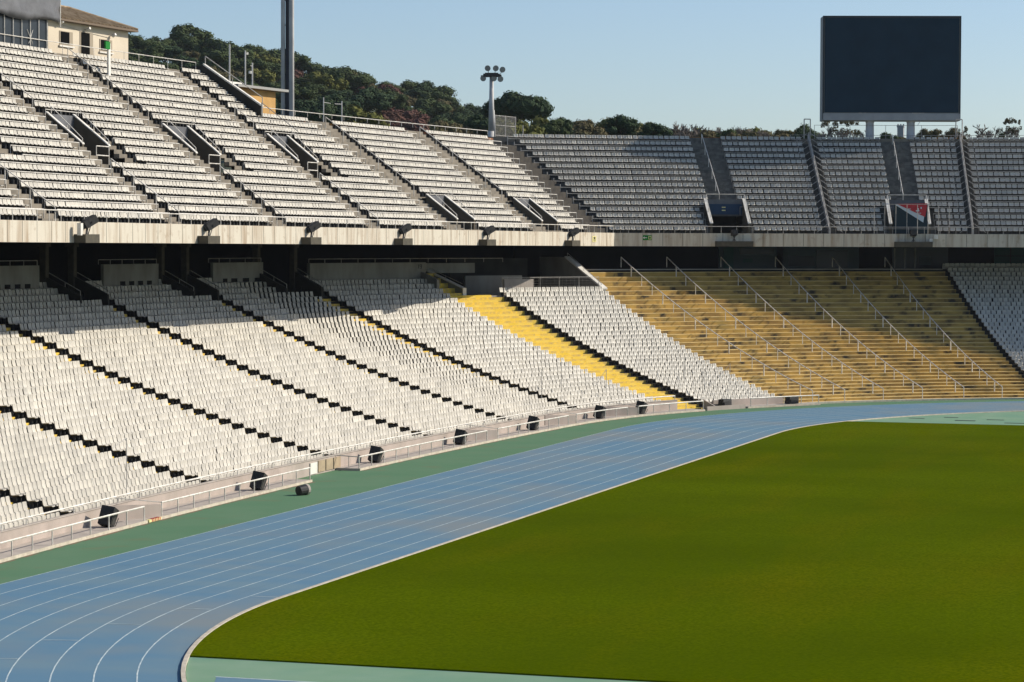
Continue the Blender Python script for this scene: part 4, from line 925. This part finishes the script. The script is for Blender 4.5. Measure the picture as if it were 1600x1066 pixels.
# small tower and lattice behind scoreboard
q=CAM+Vector((math.cos(.3034-.14396),math.sin(.3034-.14396),0))*420; m_=MB(); m_.box((q.x,q.y,24),.95,.95,12.6); m_.box((q.x,q.y,30.4),1.1,1.1,.25)
for dx in (-.42,0,.42): m_.box((q.x,q.y+dx,30.65),.2,.2,.3)
tag(m_.build('stone_tower','board_grey'),'small grey tower seen between the scoreboard pillars','tower')

# ------------------------------------------------------------------ hills and trees
def dirv(pxx):  # bearing of a column, radians
    return yaw-math.atan((pxx-800)/4173.76)
def ridge(az):
    # crest height (metres) of the wooded hill by bearing in degrees
    T_=[(2,19),(8,20),(11.3,21),(14.7,26),(16.6,27.5),(18.1,36.5),(18.8,38.5),(20.1,42.5),(21.5,46),(22.9,48.5),(24.2,51.5),(25.5,53.5),(30,60),(40,60)]
    return float(np.interp(az,[a for a,b in T_],[b for a,b in T_]))
mb=MB(); AZ=np.arange(-4,46,.5); DS=[262,300,340,400,460,520,600,680,800,1000]
def hz(az,d):
    top=ridge(az); base=12. ; f=min(1,max(0,(d-262)/(600-262))); f=f**.9
    z=base+(top-base)*f
    if d>600: z=top-(d-600)*.05
    return z+1.2*math.sin(az*1.7+d*.02)
hzg=lambda az,d:hz(az,d)
for az in AZ:
    for d in DS: mb.v.append((CAM.x+d*math.cos(R_(az)),CAM.y+d*math.sin(R_(az)),hz(az,d)))
nD=len(DS)
for i in range(len(AZ)-1):
    for j in range(nD-1): a=i*nD+j; mb.f.append((a,a+1,a+1+nD,a+nD)); mb.m.append(0)
struct(mb.build('hill','hill_soil'))
def crown_mesh(name,seed,rad,hgt,base,nclump,leafs,lsz,m,shape='round'):
    g=np.random.default_rng(seed); vs=[];fs=[];we=[]
    for c in range(nclump):
        while True:
            p=g.uniform(-1,1,3)
            if (p**2).sum()<=1 and (p**2).sum()>.15: break
        if shape=='umbrella': p[2]=abs(p[2])*.9-.1
        if shape=='sparse': p=p*1.1
        if shape=='cypress': p[0]*=(1-abs(p[2]))*.8+.2; p[1]*=(1-abs(p[2]))*.8+.2
        cc=np.array([p[0]*rad*.78,p[1]*rad*.78,base+hgt/2+p[2]*hgt*.40]); cr_=g.uniform(.26,.42)*min(rad,hgt*.8)*(.62 if shape=='sparse' else 1); wv=g.random()
        n=leafs
        d=g.normal(size=(n,3)); d/=np.linalg.norm(d,axis=1)[:,None]; q=cc+d*cr_*g.uniform(.75,1.08,n)[:,None]*np.array([1,1,.8])
        for k in range(n):
            u=np.cross(d[k]+g.normal(0,.22,3),g.normal(size=3)); u/=np.linalg.norm(u)+1e-9; v=np.cross(d[k]+g.normal(0,.2,3),u); v/=np.linalg.norm(v)+1e-9; s_=lsz*g.uniform(.6,1.3)
            o=len(vs); vs+= [tuple(q[k]-u*s_-v*s_*.6),tuple(q[k]+u*s_*.9-v*s_*.5),tuple(q[k]+u*s_+v*s_*.6),tuple(q[k]-u*s_*.8+v*s_*.7)]; fs.append((o,o+1,o+2,o+3)); we+=[(wv*.6+g.random()*.3)]*4
        if shape=='sparse': continue
        # dense heart of the clump
        o=len(vs); R8=cr_*.78
        for i in range(3):
            for j in range(6): th=math.pi*(i+1)/4; ph=j*math.pi/3+i*.5; rr=R8*g.uniform(.85,1.1); vs.append((cc[0]+rr*math.sin(th)*math.cos(ph),cc[1]+rr*math.sin(th)*math.sin(ph),cc[2]+rr*.8*math.cos(th))); we.append(wv*.6)
        vs.append((cc[0],cc[1],cc[2]+R8*.8)); vs.append((cc[0],cc[1],cc[2]-R8*.8)); we+=[wv*.6]*2
        for i in range(2):
            for j in range(6): a=o+i*6+j; b=o+i*6+(j+1)%6; fs.append((a,a+6,b+6,b))
        for j in range(6): fs.append((o+j,o+(j+1)%6,o+18)); fs.append((o+12+(j+1)%6,o+12+j,o+19))
    me=bpy.data.meshes.new(name); me.from_pydata(vs,[],fs); me.materials.append(MATS[m]); me.update()
    at=me.attributes.new('wear','FLOAT','POINT'); at.data.foreach_set('value',np.array(we,np.float32)); return me
def trunk_mesh(seed,h,rad,r=.22):
    m_=MB(); g=np.random.default_rng(seed); p=Vector((0,0,-1)); top=Vector((g.uniform(-.3,.3),g.uniform(-.3,.3),h)); m_.tube(p,top,r,8,r2=r*.6)
    for k in range(5):
        a=g.uniform(0,6.28); b=top+Vector((math.cos(a)*rad*.6,math.sin(a)*rad*.6,g.uniform(.8,2.2))); m_.tube(p.lerp(top,g.uniform(.7,1)),b,r*.4,6,r2=r*.15)
    me=bpy.data.meshes.new('trunk'); me.from_pydata(m_.v,[],m_.f); me.materials.append(MATS['bark']); me.update(); return me
def bare_mesh(seed,h,n=5):
    m_=MB(); g=random.Random(seed)
    def br(p,d,l,r,lev):
        q=p+d*l; m_.tube(p,q,max(r,.045),3,r2=max(r*.6,.035),caps=False)
        if lev==0: return
        for _ in range(4 if lev>1 else 5):
            dd=(d+Vector((g.uniform(-.65,.65),g.uniform(-.65,.65),g.uniform(-.1,.4)))).normalized(); br(p.lerp(q,g.uniform(.5,1)),dd,l*g.uniform(.55,.8),r*.55,lev-1)
    br(Vector((0,0,-1)),Vector((0,0,1)),h*.36,.26,4)
    me=bpy.data.meshes.new('branches'); me.from_pydata(m_.v,[],m_.f); me.materials.append(MATS['bare_twig']); me.update(); return me
PROTO={
 'pine':[(crown_mesh('crown',11+i,3.3,5.0,2.6,22,120,.15,'pine_leaf'),trunk_mesh(i,4,2.6)) for i in range(3)],
 'dark':[(crown_mesh('crown',31+i,3.5,4.6,2.4,22,120,.15,'dark_leaf'),trunk_mesh(10+i,4,2.6)) for i in range(3)],
 'olive':[(crown_mesh('crown',51+i,3.2,4.6,2.0,20,110,.17,'olive_leaf'),trunk_mesh(20+i,3.4,2.4)) for i in range(2)],
 'rusty':[(crown_mesh('crown',61+i,3.2,4.2,2.0,19,105,.14,'rusty_leaf'),trunk_mesh(30+i,3.4,2.4)) for i in range(2)],
 'brown':[(crown_mesh('crown',71+i,3.3,4.4,1.8,19,105,.135,'brown_leaf'),trunk_mesh(35+i,3.4,2.4)) for i in range(2)],
 'umbrella':[(crown_mesh('crown',81,4.6,4.2,4.2,85,95,.17,'dark_leaf','umbrella'),trunk_mesh(40,6.2,3.4,.3))],
 'cypress':[(crown_mesh('crown',91,1.0,5.0,.6,16,70,.12,'dark_leaf','cypress'),trunk_mesh(45,2,.5,.12))],
 'sparse':[(crown_mesh('crown',101+i,3.0,5.4,2.2,11,55,.16,'brown_leaf','sparse'),bare_mesh(21+i,7.4)) for i in range(3)],
 'bare':[(bare_mesh(5,7),None),(bare_mesh(9,7),None)]}
LAB={'pine':('green pine tree in the wood on the hill','trees covering the hill'),'dark':('dark evergreen tree in the wood on the hill','trees covering the hill'),'olive':('yellow green tree among the darker hill trees','trees covering the hill'),'rusty':('reddish brown tree among the green hill trees','trees covering the hill'),'brown':('brown green autumn tree beyond the stand rim','trees beyond the rim'),'bare':('leafless grey tree beyond the far rim','trees beyond the rim')}
NAMES={'pine':'pine_tree','dark':'pine_tree','olive':'broadleaf_tree','rusty':'broadleaf_tree','brown':'broadleaf_tree','umbrella':'umbrella_pine','cypress':'cypress_tree','bare':'bare_tree','sparse':'thin_tree'}
def tree(kind,x,y,z,sx=1,sz=1,label=None,grp=None,rot=None):
    cm,tm=random.choice(PROTO[kind]); t=bpy.data.objects.new(NAMES[kind],None); t.empty_display_size=.5; COL.objects.link(t); t.location=(x,y,z); t.rotation_euler=(0,0,random.uniform(0,6.28) if rot is None else rot); t.scale=(sx,sx,sz)
    t['label']=label or LAB[kind][0]; t['category']='tree'
    if label is None: t['group']=(grp or LAB[kind][1])+' ('+kind+')' if False else (grp or LAB[kind][1])
    c=bpy.data.objects.new('branches' if kind=='bare' else 'crown',cm); COL.objects.link(c); c.parent=t
    if tm: k=bpy.data.objects.new('trunk',tm); COL.objects.link(k); k.parent=t
    return t
def at_px(pxx,d): a=dirv(pxx); return CAM.x+d*math.cos(a),CAM.y+d*math.sin(a),math.degrees(a)
# wood on the hill: rows of trees from the crest downwards
rt=random.Random(3)
for d,step,off,k0 in ((600,27,0,1.12),(560,31,12,1.0),(520,34,5,1.0),(480,38,20,.95),(440,44,9,.95),(400,50,0,.9)):
    pxx=190+off
    while pxx<812:
        dd=d+rt.uniform(-14,14); X_,Y_,az=at_px(pxx,dd); zt_=hz(az,dd)-1.2*k0
        rimy=np.interp(pxx,[200,320,400,750,800],[85,97,170,205,210]); ztop=zt_+7.0*k0; ypx=377-(ztop-12.45)/dd*4173
        if ypx<rimy+4:
            u=rt.random(); kind='pine' if u<.46 else 'dark' if u<.68 else 'brown' if u<.84 else 'olive' if u<.92 else 'rusty'
            if 600<pxx<680 and d in(440,400,480) and u<.75: kind='rusty'
            if 540<pxx<600 and d in (400,440): kind='olive'
            if 470<pxx<540 and d in (400,): kind='dark'
            s_=k0*rt.uniform(.8,1.15); tree(kind,X_,Y_,zt_,s_*rt.uniform(1.15,1.4),s_*rt.uniform(.85,1.12))
        pxx+=step*rt.uniform(.8,1.2)
# big umbrella pine and neighbours by the floodlight
X_,Y_,az=at_px(808,360); tree('umbrella',X_,Y_,22.2,1.14,1.22,'large dark umbrella pine with a domed crown right of the floodlight mast',rot=.6)
X_,Y_,az=at_px(505,340); tree('umbrella',X_,Y_,22.6-.2,.86,.90,'dark round pine rising behind the low rim right of the tall mast')
X_,Y_,az=at_px(563,345); tree('olive',X_,Y_,23.6,1.25,1.0,'bright yellow green tree beside the dark round pine')
def back(kind,pxx,ytop,d,sx,H_,label=None):
    ytop-=(9 if kind=='bare' else 5 if 1030<pxx<1270 else 0); ztop=12.45+(377.5-ytop)/4173.76*d; X_,Y_,az=at_px(pxx,d); tree(kind,X_,Y_,ztop-H_*1.0,sx,H_/7.2 if kind!='umbrella' else H_/8.4,label)
rt=random.Random(5)
for pxx,yt,kind,sx in ((700,178,'brown',.9),(722,183,'brown',.8),(745,180,'dark',.7),(786,173,'olive',1.2),(812,171,'olive',1.4),(840,174,'olive',1.3),(826,180,'olive',1.3),(798,182,'brown',1.1),(860,184,'brown',.8),(880,183,'dark',.6),(905,176,'brown',.95),(925,179,'brown',.9),(948,180,'olive',.8),(968,178,'dark',.75),(985,186,'brown',.85),(1003,184,'olive',.6),(1021,190,'dark',.72),(870,188,'pine',.6),(1100,202,'brown',.5),(1118,205,'brown',.5),(1150,201,'brown',.6),(1172,203,'brown',.55),(1195,204,'brown',.6),(1215,206,'brown',.6),(1235,202,'olive',.5),(1250,204,'dark',.5),(1145,206,'brown',.4),(820,190,'brown',1.0),(850,192,'brown',.9),(940,192,'brown',.9),(890,194,'brown',.9),(1000,196,'brown',.8),(1130,207,'pine',.5)):
    back(kind,pxx,yt,300+rt.uniform(-14,20),sx*.92,6.2*sx+.6)
for pxx,yt,kind,sx in ((1040,196,'brown',.7),(1062,200,'brown',.6),(1085,199,'olive',.6),(1108,199,'brown',.6),(1128,200,'brown',.55),(1160,198,'brown',.6),(1182,199,'olive',.6),(1205,200,'brown',.6),(1224,199,'brown',.6),(1244,200,'brown',.6),(1262,202,'pine',.5)): back(kind,pxx,yt,308+rt.uniform(-6,8),sx,5.0)
for pxx,yt in ((1046,186),(1055,182),(1064,180),(1073,182),(1082,185),(1038,190),(1091,191)): back('bare',pxx,yt,300+rt.uniform(-6,8),1.0,6.4)
for pxx,yt in ((1100,196),(1112,197),(1125,196),(1140,195),(1162,196),(1150,197),(1175,198),(1192,199),(1350,193),(1533,192),(1546,197)): back('bare',pxx,yt,300+rt.uniform(-6,8),.5,3.6)
back('cypress',859,180,300,.8,3.6,'thin dark cypress just right of the umbrella pine'); back('cypress',885,183,300,.5,2.6,'tiny cypress tip between the brown trees')
for pxx,yt,sx,k,lb in ((1290,187,.42,'sparse','drooping thin tree under the left end of the scoreboard'),(1312,188,.40,'sparse','sparse tree under the scoreboard, nearest its left pillar'),(1326,189,.40,'sparse','second sparse tree beside the left scoreboard pillar'),(1388,208,.36,'pine','low dark shrub left of the small grey tower'),(1408,209,.3,'brown','low brown shrub right of the small grey tower'),(1446,195,.36,'brown','rounded olive brown tree right of the right pillar'),(1462,197,.3,'brown','lower olive brown tree between pillar and screen corner'),(1484,193,.42,'brown','leafy tree below the right end of the scoreboard'),(1504,198,.25,'sparse','small thin tree touching the right scoreboard edge'),(1574,187,.40,'sparse','isolated thin tree at the right edge of the skyline'),(1584,189,.28,'sparse','small companion of the isolated tree at the right edge'),(1560,210,.22,'pine','low shrub left of the isolated right tree')):
    back(k,pxx,yt,290,sx,5.2*sx+1.4,lb)

# thin air between the stadium and the hill
hz_=MB(); hz_.hexa([(-190,-160,-1.5),(1150,-160,-1.5),(1150,900,-1.5),(-190,900,-1.5),(-190,-160,95),(1150,-160,95),(1150,900,95),(-190,900,95)])
m=bpy.data.materials.new('haze'); m.use_nodes=True; n=m.node_tree; n.nodes.remove(n.nodes['Principled BSDF'])
pv=n.nodes.new('ShaderNodeVolumePrincipled'); pv.inputs['Color'].default_value=(.86,.92,1,1); pv.inputs['Density'].default_value=.00005; pv.inputs['Anisotropy'].default_value=.2
n.links.new(pv.outputs[0],[q for q in n.nodes if q.type=='OUTPUT_MATERIAL'][0].inputs['Volume']); MATS['haze']=m
o=hz_.build('haze','haze'); o['kind']='stuff'
